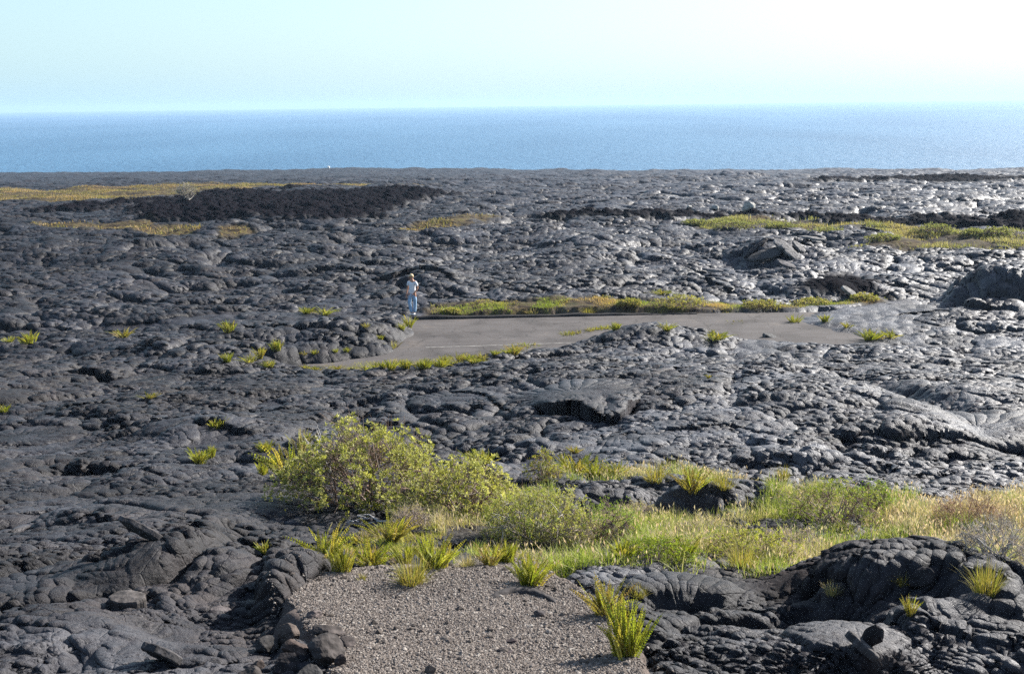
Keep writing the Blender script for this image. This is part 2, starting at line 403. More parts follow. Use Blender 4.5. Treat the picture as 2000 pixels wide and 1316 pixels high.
    z = z + rect * (0.09 + 0.06 * noise(x / 0.5, y / 0.5, 610) - z + np.log1p(np.exp(np.clip((z - 0.1) / 0.06, -30, 30))) * 0.06)
    fl = np.sqrt(np.clip(out / 0.9, 0, 1)) 
    lo = -0.12
    zr = np.where(sr > 0, lo, lo + (z - lo) * fl)
    behind = smooth(45.2, 46.2, y) * smooth(-5.0, -4.5, x)
    zk = lo + (np.clip(z, 0.10, 0.30) - lo) * smooth(0.0, 0.25, out)
    kk = behind * (1 - smooth(0.5, 1.8, out))
    zr = zr * (1 - kk) + zk * kk
    z = z * (1 - nearroad) + zr * nearroad
    # ---- gravel pad
    gz = gravel_z(x, y)
    ins = smooth(-0.16, 0.03, sg)
    rim = np.exp(-((sg + 0.20) / 0.13) ** 2) * (0.07 + 0.10 * noise(x / 0.35, y / 0.35, 620)) * smooth(9.0, 7.8, y)
    z = z * (1 - ins) + (gz - 0.10) * ins + rim
    # ---- shore cliff
    cs = coast(x)
    z = np.where(y > cs, np.minimum(z, z - (y - cs) * 2.5), z)
    z = np.maximum(z, SEA - 3)
    if not color:
        return z
    tone = 0.28 + 0.25 * RND[i2, 4] * f3 + 0.25 * RND[i1, 3] + 0.15 * RND[i3, 2] * f3 + 0.22 * fbm(x / 1.7, y / 1.7, 4, 101) - 0.04 + 0.22 * smooth(-0.25, 0.35, x / d + 0.12 * fbm(x / 20, y / 30, 2, 103)) - 0.10 * smooth(10, 30, d) * smooth(0.1, -0.2, x / d) + 0.20 * smooth(60, 150, d)  # per-flow tone, plus silvery sheen painted in: paler rightwards and far off
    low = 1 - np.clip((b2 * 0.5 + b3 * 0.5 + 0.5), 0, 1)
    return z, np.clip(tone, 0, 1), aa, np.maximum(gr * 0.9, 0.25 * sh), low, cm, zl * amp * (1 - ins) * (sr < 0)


def gravel_z(x, y):
    return base(x, y) + 0.13 + 0.03 * fbm(x / 1.2, y / 1.2, 2, 15) - 0.05 * smooth(8.0, 9.0, y)


def hz(px_, py_, lift=0.0):
    """world point where the photo ray meets the finished ground"""
    d = ray(px_, py_)
    t = np.geomspace(4.0, 900, 7000)
    X = d[0] * t; Y = d[1] * t; Z = ZC + d[2] * t
    H = base(X, Y)
    m = np.abs(Z - H) < 6
    idx = np.where(m)[0]
    hh = height(X[idx], Y[idx])
    if py_ > 1080:
        hh = np.where(poly_sdf(GRAV, X[idx], Y[idx]) > -0.05, np.maximum(hh, gravel_z(X[idx], Y[idx])), hh)
    k = idx[np.argmax(Z[idx] < hh + lift)]
    return float(X[k]), float(Y[k]), float(Z[k]) - lift


def ground(x, y):
    z = float(height(np.array([x]), np.array([y]))[0])
    if y < 12 and poly_sdf(GRAV, np.array([x]), np.array([y]))[0] > -0.05:
        z = max(z, float(gravel_z(x, y)))
    return z


# ------------------------------------------------------------------ object helpers
def mesh_obj(name, verts, faces, mat, parent=None, smoothf=True, link=True):
    me = bpy.data.meshes.new(name)
    verts = np.asarray(verts, np.float32)
    if isinstance(faces, np.ndarray):
        faces = [faces]
    faces = [f for f in faces if len(f)]
    nl = sum(f.size for f in faces); nf = sum(len(f) for f in faces)
    me.vertices.add(len(verts)); me.vertices.foreach_set('co', verts.ravel())
    me.loops.add(nl); me.polygons.add(nf)
    me.loops.foreach_set('vertex_index', np.concatenate([f.ravel() for f in faces]).astype(np.int32))
    tot = np.concatenate([np.full(len(f), f.shape[1]) for f in faces])
    st = np.concatenate([[0], np.cumsum(tot)[:-1]])
    me.polygons.foreach_set('loop_start', st.astype(np.int32))
    me.polygons.foreach_set('use_smooth', np.full(nf, smoothf))
    me.update(calc_edges=True)
    if mat is not None:
        me.materials.append(mat)
    o = bpy.data.objects.new(name, me)
    if link:
        COL.objects.link(o)
    if parent is not None:
        o.parent = parent
    return o


def add_col(o, name, rgba):
    a = o.data.attributes.new(name, 'FLOAT_COLOR', 'POINT')
    c = np.ones((len(o.data.vertices), 4), np.float32)
    rgba = np.asarray(rgba, np.float32)
    c[:, :rgba.shape[1]] = rgba
    a.data.foreach_set('color', c.ravel())


def tag(o, label=None, cat=None, group=None, kind=None):
    if label: o['label'] = label
    if cat: o['category'] = cat
    if group: o['group'] = group
    if kind: o['kind'] = kind
    return o


def empty(name, loc, rz=0.0):
    e = bpy.data.objects.new(name, None); e.empty_display_size = 0.1
    e.location = loc; e.rotation_euler = (0, 0, rz); COL.objects.link(e)
    return e


def copy_tree(o, parent=None):
    c = o.copy(); COL.objects.link(c)
    if parent is not None: c.parent = parent
    for ch in [k for k in o.children]:
        copy_tree(ch, c)
    return c


def newmat(name):
    m = bpy.data.materials.new(name); m.use_nodes = True
    nt = m.node_tree; nt.nodes.clear()
    return m, nt, nt.nodes, nt.links


def node(nt, typ, **kw):
    n = nt.nodes.new(typ)
    for k, v in kw.items():
        if k.startswith('i_'):
            key = k[2:].replace('_', ' ')
            n.inputs[key].default_value = v
        else:
            setattr(n, k, v)
    return n


def ramp(nt, fac, stops):
    r = nt.nodes.new('ShaderNodeValToRGB')
    el = r.color_ramp.elements
    while len(el) > 1: el.remove(el[-1])
    el[0].position = stops[0][0]; el[0].color = (*stops[0][1], 1)
    for p_, c_ in stops[1:]:
        e = el.new(p_); e.color = (*c_, 1)
    nt.links.new(fac, r.inputs['Fac'])
    return r.outputs['Color']


def mixc(nt, fac, a, b, mode='MIX'):
    m = nt.nodes.new('ShaderNodeMix'); m.data_type = 'RGBA'; m.blend_type = mode
    for s, i in ((fac, 0), (a, 6), (b, 7)):
        if hasattr(s, 'is_linked') or isinstance(s, bpy.types.NodeSocket): nt.links.new(s, m.inputs[i])
        else: m.inputs[i].default_value = s if i == 0 else (*s, 1)
    return m.outputs[2]


def mth(nt, op, a, b=None, clamp=False):
    m = nt.nodes.new('ShaderNodeMath'); m.operation = op; m.use_clamp = clamp
    for s, i in ((a, 0), (b, 1)):
        if s is None: continue
        if isinstance(s, bpy.types.NodeSocket): nt.links.new(s, m.inputs[i])
        else: m.inputs[i].default_value = s
    return m.outputs[0]

GRID = (1900, 1200)
SKY_STRENGTH = 0.085
SKY_HAZE = 7.2
SUN_STRENGTH = 5.0
EXPOSURE = 1.35
HAZE = 0.00016
DENOISE = False
# ------------------------------------------------------------------ materials of the setting
def mat_lava():
    m, nt, N, L = newmat('lava')
    out = node(nt, 'ShaderNodeOutputMaterial'); b = node(nt, 'ShaderNodeBsdfPrincipled'); L.new(b.outputs[0], out.inputs[0])
    at = node(nt, 'ShaderNodeAttribute', attribute_name='mix'); sp = node(nt, 'ShaderNodeSeparateColor'); L.new(at.outputs['Color'], sp.inputs[0])
    at2 = node(nt, 'ShaderNodeAttribute', attribute_name='mix2'); sp2 = node(nt, 'ShaderNodeSeparateColor'); L.new(at2.outputs['Color'], sp2.inputs[0])
    tc = node(nt, 'ShaderNodeNewGeometry'); pos = tc.outputs['Position']
    n1 = node(nt, 'ShaderNodeTexNoise', i_Scale=2.2, i_Detail=9.0, i_Roughness=0.68); L.new(pos, n1.inputs['Vector'])
    n2 = node(nt, 'ShaderNodeTexNoise', i_Scale=38.0, i_Detail=6.0, i_Roughness=0.7); L.new(pos, n2.inputs['Vector'])
    n3 = node(nt, 'ShaderNodeTexNoise', i_Scale=0.22, i_Detail=5.0, i_Roughness=0.6); L.new(pos, n3.inputs['Vector'])
    vo = node(nt, 'ShaderNodeTexVoronoi', i_Scale=9.0); L.new(pos, vo.inputs['Vector'])
    # tone 0..1
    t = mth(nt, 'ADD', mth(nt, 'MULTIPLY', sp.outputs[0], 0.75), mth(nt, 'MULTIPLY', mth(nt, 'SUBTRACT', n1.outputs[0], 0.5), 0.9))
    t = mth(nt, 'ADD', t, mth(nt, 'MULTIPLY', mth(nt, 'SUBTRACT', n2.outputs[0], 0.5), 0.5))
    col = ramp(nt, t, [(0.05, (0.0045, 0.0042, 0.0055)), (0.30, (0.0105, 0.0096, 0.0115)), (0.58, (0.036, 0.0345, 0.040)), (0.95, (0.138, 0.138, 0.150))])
    rust = mth(nt, 'MULTIPLY', ramp(nt, n3.outputs[0], [(0.50, (0,) * 3), (0.68, (1,) * 3)]), ramp(nt, n1.outputs[0], [(0.42, (0,) * 3), (0.62, (0.75,) * 3)]))
    col = mixc(nt, rust, col, (0.048, 0.036, 0.031))
    # dusty brown in the hollows and on old plates
    dust = mth(nt, 'MULTIPLY', sp2.outputs[1], 0.5)
    col = mixc(nt, dust, col, (0.042, 0.034, 0.030))
    dirt = mth(nt, 'MULTIPLY', sp2.outputs[0], mth(nt, 'MULTIPLY', n1.outputs[0], 0.35))
    col = mixc(nt, dirt, col, (0.022, 0.017, 0.015))
    # clinker
    acol = ramp(nt, n2.outputs[0], [(0.3, (0.003, 0.003, 0.005)), (0.62, (0.010, 0.0085, 0.011)), (0.8, (0.030, 0.026, 0.028))])
    col = mixc(nt, sp.outputs[1], col, acol)
    # dry grassy soil
    g = ramp(nt, n1.outputs[0], [(0.3, (0.08, 0.058, 0.030)), (0.5, (0.14, 0.098, 0.048)), (0.62, (0.09, 0.085, 0.030)), (0.72, (0.045, 0.038, 0.03))])
    gm = mth(nt, 'MULTIPLY', sp.outputs[2], mth(nt, 'MULTIPLY', ramp(nt, n3.outputs[0], [(0.30, (0.25,) * 3), (0.55, (1,) * 3)]), ramp(nt, n1.outputs[0], [(0.40, (0.15,) * 3), (0.56, (1,) * 3)])))
    col = mixc(nt, gm, col, g)
    L.new(col, b.inputs['Base Color'])
    rg = ramp(nt, t, [(0.1, (0.62,) * 3), (0.5, (0.54,) * 3), (0.9, (0.46,) * 3)])
    rr = mth(nt, 'MAXIMUM', mth(nt, 'MAXIMUM', sp.outputs[1], mth(nt, 'MULTIPLY', sp.outputs[2], 1.0)), sp2.outputs[1])
    rgh = mixc(nt, rr, rg, (0.9, 0.9, 0.9)); L.new(rgh, b.inputs['Roughness'])
    spc = mth(nt, 'SUBTRACT', 0.25, mth(nt, 'MULTIPLY', rr, 0.23)); L.new(spc, b.inputs['Specular IOR Level'])
    h = mth(nt, 'ADD', mth(nt, 'MULTIPLY', n1.outputs[0], 0.07), mth(nt, 'MULTIPLY', n2.outputs[0], 0.018))
    # pitted, flaking crust
    v2 = node(nt, 'ShaderNodeTexVoronoi', i_Scale=3.2, feature='DISTANCE_TO_EDGE'); L.new(pos, v2.inputs['Vector'])
    h = mth(nt, 'ADD', h, mth(nt, 'MULTIPLY', mth(nt, 'MINIMUM', v2.outputs['Distance'], 0.03), 0.25))
    n4 = node(nt, 'ShaderNodeTexNoise', i_Scale=9.0, i_Detail=7.0, i_Roughness=0.72, i_Distortion=1.2); n4.noise_type = 'RIDGED_MULTIFRACTAL'; L.new(pos, n4.inputs['Vector'])
    h = mth(nt, 'ADD', h, mth(nt, 'MULTIPLY', n4.outputs[0], 0.010))
    bp = node(nt, 'ShaderNodeBump', i_Strength=0.9, i_Distance=1.0); L.new(h, bp.inputs['Height']); L.new(bp.outputs[0], b.inputs['Normal'])
    return m


def mat_road():
    m, nt, N, L = newmat('asphalt')
    out = node(nt, 'ShaderNodeOutputMaterial'); b = node(nt, 'ShaderNodeBsdfPrincipled'); L.new(b.outputs[0], out.inputs[0])
    tc = node(nt, 'ShaderNodeNewGeometry'); pos = tc.outputs['Position']
    n1 = node(nt, 'ShaderNodeTexNoise', i_Scale=0.6, i_Detail=6.0, i_Roughness=0.6); L.new(pos, n1.inputs['Vector'])
    n2 = node(nt, 'ShaderNodeTexNoise', i_Scale=60.0, i_Detail=3.0); L.new(pos, n2.inputs['Vector'])
    mp = node(nt, 'ShaderNodeMapping'); mp.inputs['Scale'].default_value = (0.12, 1.6, 1); L.new(pos, mp.inputs[0])
    n3 = node(nt, 'ShaderNodeTexNoise', i_Scale=1.0, i_Detail=4.0); L.new(mp.outputs[0], n3.inputs['Vector'])
    f = mth(nt, 'ADD', mth(nt, 'MULTIPLY', n1.outputs[0], 0.4), mth(nt, 'ADD', mth(nt, 'MULTIPLY', n2.outputs[0], 0.35), mth(nt, 'MULTIPLY', n3.outputs[0], 0.35)))
    c = ramp(nt, f, [(0.35, (0.056, 0.048, 0.044)), (0.55, (0.084, 0.074, 0.069)), (0.75, (0.112, 0.100, 0.094))])
    vk = node(nt, 'ShaderNodeTexVoronoi', i_Scale=0.45, feature='DISTANCE_TO_EDGE')
    vm = node(nt, 'ShaderNodeVectorMath', operation='ADD'); nz = node(nt, 'ShaderNodeTexNoise', i_Scale=1.3, i_Detail=4.0); L.new(pos, nz.inputs['Vector'])
    L.new(pos, vm.inputs[0]); L.new(nz.outputs['Color'], vm.inputs[1]); L.new(vm.outputs[0], vk.inputs['Vector'])
    ck = ramp(nt, vk.outputs['Distance'], [(0.0, (0.45,) * 3), (0.012, (1,) * 3)])
    pt = ramp(nt, n1.outputs[0], [(0.40, (0.82,) * 3), (0.47, (1,) * 3), (0.60, (1,) * 3), (0.66, (1.18, 1.14, 1.08))])
    c = mixc(nt, 1.0, mixc(nt, 1.0, c, ck, 'MULTIPLY'), pt, 'MULTIPLY')
    L.new(c, b.inputs['Base Color']); b.inputs['Roughness'].default_value = 0.9; b.inputs['Specular IOR Level'].default_value = 0.2
    bp = node(nt, 'ShaderNodeBump', i_Strength=0.5, i_Distance=0.01); L.new(n2.outputs[0], bp.inputs['Height']); L.new(bp.outputs[0], b.inputs['Normal'])
    return m


def mat_plain(name, col, rough=0.8, spec=0.3, var=0.25, scale=8.0, bump=0.0, bscale=20.0):
    m, nt, N, L = newmat(name)
    out = node(nt, 'ShaderNodeOutputMaterial'); b = node(nt, 'ShaderNodeBsdfPrincipled'); L.new(b.outputs[0], out.inputs[0])
    tc = node(nt, 'ShaderNodeTexCoord'); pos = tc.outputs['Object']
    n1 = node(nt, 'ShaderNodeTexNoise', i_Scale=scale, i_Detail=5.0); L.new(pos, n1.inputs['Vector'])
    a = tuple(v * (1 - var) for v in col); c_ = tuple(min(v * (1 + var), 1) for v in col)
    L.new(ramp(nt, n1.outputs[0], [(0.3, a), (0.7, c_)]), b.inputs['Base Color'])
    b.inputs['Roughness'].default_value = rough; b.inputs['Specular IOR Level'].default_value = spec
    if bump:
        n2 = node(nt, 'ShaderNodeTexNoise', i_Scale=bscale, i_Detail=6.0); L.new(pos, n2.inputs['Vector'])
        bp = node(nt, 'ShaderNodeBump', i_Strength=0.6, i_Distance=bump); L.new(n2.outputs[0], bp.inputs['Height']); L.new(bp.outputs[0], b.inputs['Normal'])
    return m


def mat_vcol(name, rough=0.85, spec=0.2, trans=0.0, bump=0.0, var=0.3, scale=30.0):
    """base colour carried by the point attribute 'tint' (per stone / per leaf colour)"""
    m, nt, N, L = newmat(name)
    out = node(nt, 'ShaderNodeOutputMaterial'); b = node(nt, 'ShaderNodeBsdfPrincipled')
    at = node(nt, 'ShaderNodeAttribute', attribute_name='tint')
    tc = node(nt, 'ShaderNodeTexCoord')
    n1 = node(nt, 'ShaderNodeTexNoise', i_Scale=scale, i_Detail=4.0); L.new(tc.outputs['Object'], n1.inputs['Vector'])
    v = ramp(nt, n1.outputs[0], [(0.3, (1 - var,) * 3), (0.7, (1 + var,) * 3)])
    c = mixc(nt, 1.0, at.outputs['Color'], v, 'MULTIPLY')
    L.new(c, b.inputs['Base Color'])
    b.inputs['Roughness'].default_value = rough; b.inputs['Specular IOR Level'].default_value = spec
    if bump:
        bp = node(nt, 'ShaderNodeBump', i_Strength=0.7, i_Distance=bump); L.new(n1.outputs[0], bp.inputs['Height']); L.new(bp.outputs[0], b.inputs['Normal'])
    if trans:
        tr = node(nt, 'ShaderNodeBsdfTranslucent'); mx = node(nt, 'ShaderNodeMixShader', i_Fac=trans)
        c2 = mixc(nt, 1.0, c, (1.15, 1.18, 0.65), 'MULTIPLY')
        L.new(c2, tr.inputs[0]); L.new(b.outputs[0], mx.inputs[1]); L.new(tr.outputs[0], mx.inputs[2]); L.new(mx.outputs[0], out.inputs[0])
    else:
        L.new(b.outputs[0], out.inputs[0])
    return m


def mat_sea():
    m, nt, N, L = newmat('sea_water')
    out = node(nt, 'ShaderNodeOutputMaterial'); b = node(nt, 'ShaderNodeBsdfPrincipled'); L.new(b.outputs[0], out.inputs[0])
    tc = node(nt, 'ShaderNodeNewGeometry'); pos = tc.outputs['Position']
    mp = node(nt, 'ShaderNodeMapping'); mp.inputs['Scale'].default_value = (0.004, 0.0012, 1); L.new(pos, mp.inputs[0])
    n0 = node(nt, 'ShaderNodeTexNoise', i_Scale=1.0, i_Detail=6.0); L.new(mp.outputs[0], n0.inputs['Vector'])
    c = ramp(nt, n0.outputs[0], [(0.3, (0.035, 0.110, 0.195)), (0.7, (0.064, 0.160, 0.260))])
    L.new(c, b.inputs['Base Color'])
    b.inputs['Roughness'].default_value = 0.6; b.inputs['IOR'].default_value = 1.33; b.inputs['Specular IOR Level'].default_value = 0.5
    n1 = node(nt, 'ShaderNodeTexNoise', i_Scale=0.12, i_Detail=8.0, i_Roughness=0.65); L.new(pos, n1.inputs['Vector'])
    bp = node(nt, 'ShaderNodeBump', i_Strength=1.0, i_Distance=3.0); L.new(n1.outputs[0], bp.inputs['Height']); L.new(bp.outputs[0], b.inputs['Normal'])
    return m


M = {}
M['lava'] = mat_lava(); M['road'] = mat_road(); M['sea'] = mat_sea()
M['paint'] = mat_plain('road_paint', (0.22, 0.205, 0.185), 0.8, 0.2, 0.5, 5)
M['kerb'] = mat_plain('kerb_asphalt', (0.022, 0.020, 0.020), 0.9, 0.2, 0.4, 6, 0.01)
M['gravel_bed'] = mat_plain('gravel_bed', (0.10, 0.080, 0.070), 0.95, 0.1, 0.45, 60, 0.01, 90)
M['stone'] = mat_vcol('gravel_stone', 0.9, 0.15, var=0.25, scale=80)
M['rock'] = mat_vcol('rough_rock', 0.9, 0.2, bump=0.03, var=0.4, scale=14)

# ------------------------------------------------------------------ ground: one fan-shaped sheet of lava, finer close by
def build_ground():
    ny, nx = GRID
    ang = np.radians(np.linspace(-41, 41, nx))
    rad = np.geomspace(3.3, 690.0, ny)
    A, R = np.meshgrid(ang, rad)
    x = (R * np.sin(A)).ravel(); y = (R * np.cos(A)).ravel()
    res = (R * (math.log(690 / 3.3) / ny)).ravel()
    z = np.empty_like(x); ch = np.empty((len(x), 6), np.float32)
    step = 400000
    for s in range(0, len(x), step):
        e = s + step
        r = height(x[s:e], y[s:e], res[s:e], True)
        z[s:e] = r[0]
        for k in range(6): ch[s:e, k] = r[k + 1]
    # swell the lobes outwards so that they overhang their creases
    Z = z.reshape(ny, nx)
    dR = np.gradient(rad)[:, None]; dA = (ang[1] - ang[0]) * rad[:, None]
    gr_ = np.gradient(Z, axis=0) / dR; ga = np.gradient(Z, axis=1) / dA
    k = 0.06 * np.clip(rad[:, None] / 14.0, 0.5, 4.0)
    nn = np.sqrt(1 + gr_ ** 2 + ga ** 2)
    flat = (1 - ch[:, 2].reshape(ny, nx))
    sgn = (sdf_masked(GRAV, x, y, 2.0).reshape(ny, nx) < -0.05) & (sdf_masked(ROAD, x, y, 2.0).reshape(ny, nx) < 0.3)
    k = k * flat * sgn
    px_ = -gr_ / nn * k; pa = -ga / nn * k
    sx = np.sin(A); cx = np.cos(A)
    X = x.reshape(ny, nx) + px_ * sx + pa * cx; Y = y.reshape(ny, nx) + px_ * cx - pa * sx
    ov = np.zeros_like(x); trenches(x, y, z, ov); Y = Y + ov.reshape(ny, nx)
    # flow lobes lean off the sun and towards the camera, shaped to deepen shade
    le = (ch[:, 5].reshape(ny, nx) * sgn * flat).clip(-0.5, 0.6); X = X - 0.28 * le; Y = Y - 0.55 * le
    v = np.stack([X.ravel(), Y.ravel(), z], 1)
    i = np.arange(ny * nx).reshape(ny, nx)
    q = np.stack([i[:-1, :-1], i[:-1, 1:], i[1:, 1:], i[1:, :-1]], -1).reshape(-1, 4)[:, ::-1]
    o = mesh_obj('ground', v, q, M['lava'])
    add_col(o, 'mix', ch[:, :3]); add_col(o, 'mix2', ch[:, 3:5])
    tag(o, kind='structure')
    return o


def sheet(name, poly, zf, mat, step, grow=0.0, thick=0.0):
    poly = np.asarray(poly)
    lo = poly.min(0) - grow - step; hi = poly.max(0) + grow + step
    xs = np.arange(lo[0], hi[0], step); ys = np.arange(lo[1], hi[1], step)
    X, Y = np.meshgrid(xs, ys)
    s = poly_sdf(poly, X.ravel(), Y.ravel())
    keep = s > -grow
    idx = -np.ones(len(s), int); idx[keep] = np.arange(keep.sum())
    x = X.ravel()[keep]; y = Y.ravel()[keep]
    v = np.stack([x, y, zf(x, y)], 1)
    i = np.arange(len(s)).reshape(X.shape)
    q = np.stack([i[:-1, :-1], i[:-1, 1:], i[1:, 1:], i[1:, :-1]], -1).reshape(-1, 4)
    q = idx[q]; q = q[(q >= 0).all(1)]
    return mesh_obj(name, v, q, mat)


g = build_ground()
print('ground', time.time() - T0)

# road sheet running on under the flows
road = sheet('road', [(-14, 36.2), (-14, 45.9), (24, 46.6), (24, 36.4)], lambda x, y: 0.012 * np.sin(x * 0.3) + 0.0 * y, M['road'], 0.5)
tag(road, kind='structure')


def strip(name, x0, x1, yf, w, zf, mat, n=60):
    xs = np.linspace(x0, x1, n); v = []
    for x in xs:
        v.append((x, yf(x) - w / 2, zf(x))); v.append((x, yf(x) + w / 2, zf(x)))
    i = np.arange(n - 1) * 2
    return mesh_obj(name, v, np.stack([i, i + 2, i + 3, i + 1], 1), mat)


pm0 = onplane(832, 678); pm1 = onplane(1010, 673)
sl = (pm1[1] - pm0[1]) / (pm1[0] - pm0[0])
tag(strip('road_marking', pm0[0], pm1[0] + 2.2, lambda x: pm0[1] + (x - pm0[0]) * sl, 0.08, lambda x: 0.012 * math.sin(x * 0.3) + 0.005, M['paint']), kind='structure')

# raised asphalt kerb on the seaward edge of the road
def build_kerb():
    a = onplane(808, 623); b = onplane(1360, 613)
    n = 160; v = []; f = []
    for k in range(n):
        t = k / (n - 1)
        x = a[0] + (b[0] - a[0]) * t; y = a[1] + (b[1] - a[1]) * t
        hgt = 0.12 + 0.05 * float(noise(np.array([x * 0.9]), np.array([3.3]), 5)[0]) - 0.09 * t ** 2
        w = 0.03 * float(noise(np.array([x * 1.7]), np.array([8.3]), 6)[0])
        for (dy, z) in ((-0.16 + w, -0.05), (-0.12 + w, 0.6 * hgt), (-0.05 + w, hgt), (0.1, hgt * 1.0), (0.2, 0.5 * hgt), (0.24, -0.08)):
            v.append((x, y + dy, z))
    for k in range(n - 1):
        for j in range(5):
            f.append((k * 6 + j, (k + 1) * 6 + j, (k + 1) * 6 + j + 1, k * 6 + j + 1))
    o = mesh_obj('kerb', v, np.array(f), M['kerb'])
    tag(o, kind='structure')
build_kerb()

# gravel pad
def path_z(x, y):
    return gravel_z(x, y) - 0.35 * smooth(0.0, 0.3, -poly_sdf(GRAV, x, y) + 0.05 * noise(x * 6, y * 6, 90))


gp = sheet('path', GRAV, path_z, M['gravel_bed'], 0.03, 0.34)
tag(gp, kind='structure')


def stones(n, poly, size, seed, zf):
    r = np.random.default_rng(seed)
    poly = np.asarray(poly); lo = poly.min(0); hi = poly.max(0)
    p = r.uniform(lo - 0.35, hi + 0.35, (n, 2))
    s = poly_sdf(poly, p[:, 0], p[:, 1]) + 0.10 * noise(p[:, 0] * 4, p[:, 1] * 4, 88) + 0.05 * noise(p[:, 0] * 13, p[:, 1] * 13, 89)
    p = p[s > 0.02 - np.minimum(r.exponential(0.10, len(p)), 0.24)]
    hh_ = height(p[:, 0], p[:, 1], np.full(len(p), 0.01)); p = p[hh_ > gravel_z(p[:, 0], p[:, 1]) - 0.13]; n = len(p)
    ph = (1 + 5 ** 0.5) / 2
    ico = np.array([(-1, ph, 0), (1, ph, 0), (-1, -ph, 0), (1, -ph, 0), (0, -1, ph), (0, 1, ph), (0, -1, -ph), (0, 1, -ph), (ph, 0, -1), (ph, 0, 1), (-ph, 0, -1), (-ph, 0, 1)]) / 1.9
    fc = np.array([(0, 11, 5), (0, 5, 1), (0, 1, 7), (0, 7, 10), (0, 10, 11), (1, 5, 9), (5, 11, 4), (11, 10, 2), (10, 7, 6), (7, 1, 8), (3, 9, 4), (3, 4, 2), (3, 2, 6), (3, 6, 8), (3, 8, 9), (4, 9, 5), (2, 4, 11), (6, 2, 10), (8, 6, 7), (9, 8, 1)])
    sz = size * np.exp(r.normal(0, 0.38, n)) * 0.5
    sc_ = np.stack([sz * r.uniform(0.8, 1.35, n), sz * r.uniform(0.7, 1.2, n), sz * r.uniform(0.5, 0.95, n)], 1)
    v = ico[None] * (1 + r.uniform(-0.28, 0.28, (n, 12, 1)))
    v = v * sc_[:, None, :]
    a = r.uniform(0, 6.28, n); b_ = r.uniform(-0.7, 0.7, n)
    ca, sa, cb, sb = np.cos(a), np.sin(a), np.cos(b_), np.sin(b_)
    y1 = v[..., 1] * cb[:, None] - v[..., 2] * sb[:, None]; z1 = v[..., 1] * sb[:, None] + v[..., 2] * cb[:, None]
    x1 = v[..., 0] * ca[:, None] - y1 * sa[:, None]; y2 = v[..., 0] * sa[:, None] + y1 * ca[:, None]
    inn = poly_sdf(poly, p[:, 0], p[:, 1]) > -0.02
    Z = np.where(inn, zf(p[:, 0], p[:, 1]), np.maximum(path_z(p[:, 0], p[:, 1]), height(p[:, 0], p[:, 1], np.full(n, 0.01)))) + sz * 0.35
    V = np.stack([x1 + p[:, 0:1], y2 + p[:, 1:2], z1 + Z[:, None]], -1).reshape(-1, 3)
    Fc = (fc[None] + (np.arange(n) * 12)[:, None, None]).reshape(-1, 3)
    t = r.random(n)
    pal = np.array([(0.085, 0.069, 0.059), (0.135, 0.112, 0.096), (0.18, 0.152, 0.131), (0.22, 0.19, 0.166), (0.33, 0.295, 0.255)])
    c = np.stack([np.interp(t, [0, 0.25, 0.6, 0.88, 1], pal[:, k]) for k in range(3)], 1)
    return V, Fc, np.repeat(c, 12, 0)


V, Fc, Cc = stones(230000, GRAV, 0.0098, 3, gravel_z)
V2, Fc2, Cc2 = stones(600, GRAV, 0.030, 4, gravel_z)
go = mesh_obj('gravel', np.vstack([V, V2]), np.vstack([Fc, Fc2 + len(V)]), M['stone'], smoothf=False)
add_col(go, 'tint', np.vstack([Cc, Cc2 * 0.55]))
tag(go, 'loose brown grey cinder gravel on the trampled pad', 'gravel', kind='stuff')

# ------------------------------------------------------------------ sea
def build_sea():
    ang = np.radians(np.linspace(-55, 55, 221)); rad = np.concatenate([np.linspace(250, 1500, 40), np.geomspace(1600, 12000, 50)])
    A, R = np.meshgrid(ang, rad)
    v = np.stack([(R * np.sin(A)).ravel(), (R * np.cos(A)).ravel(), np.full(A.size, SEA)], 1)
    ny, nx = A.shape; i = np.arange(ny * nx).reshape(ny, nx)
    q = np.stack([i[:-1, :-1], i[:-1, 1:], i[1:, 1:], i[1:, :-1]], -1).reshape(-1, 4)[:, ::-1]
    tag(mesh_obj('sea', v, q, M['sea']), kind='structure')
build_sea()
# ------------------------------------------------------------------ plants
M['leaf'] = mat_vcol('leaf', 0.55, 0.35, trans=0.42, var=0.2, scale=25)
M['grass'] = mat_vcol('dry_grass', 0.7, 0.2, trans=0.35, var=0.2, scale=25)
M['twig'] = mat_vcol('twig_bark', 0.9, 0.15, var=0.3, scale=40)


def unit(v):
    return v / (np.linalg.norm(v, axis=-1, keepdims=True) + 1e-9)


def leaf_cards(Pp, D, Nn, L, W, fold=0.18):
    S = unit(np.cross(D, Nn)); Nn = unit(np.cross(S, D))
    L = L[:, None]; W = W[:, None]
    a = Pp; b = Pp + D * L * 0.5 + S * W * 0.5 + Nn * W * fold; c = Pp + D * L - Nn * L * 0.10; d = Pp + D * L * 0.5 - S * W * 0.5 + Nn * W * fold
    V = np.stack([a, b, c, d], 1).reshape(-1, 3)
    i = np.arange(len(Pp)) * 4
    return V, np.stack([i, i + 1, i + 2, i + 3], 1)


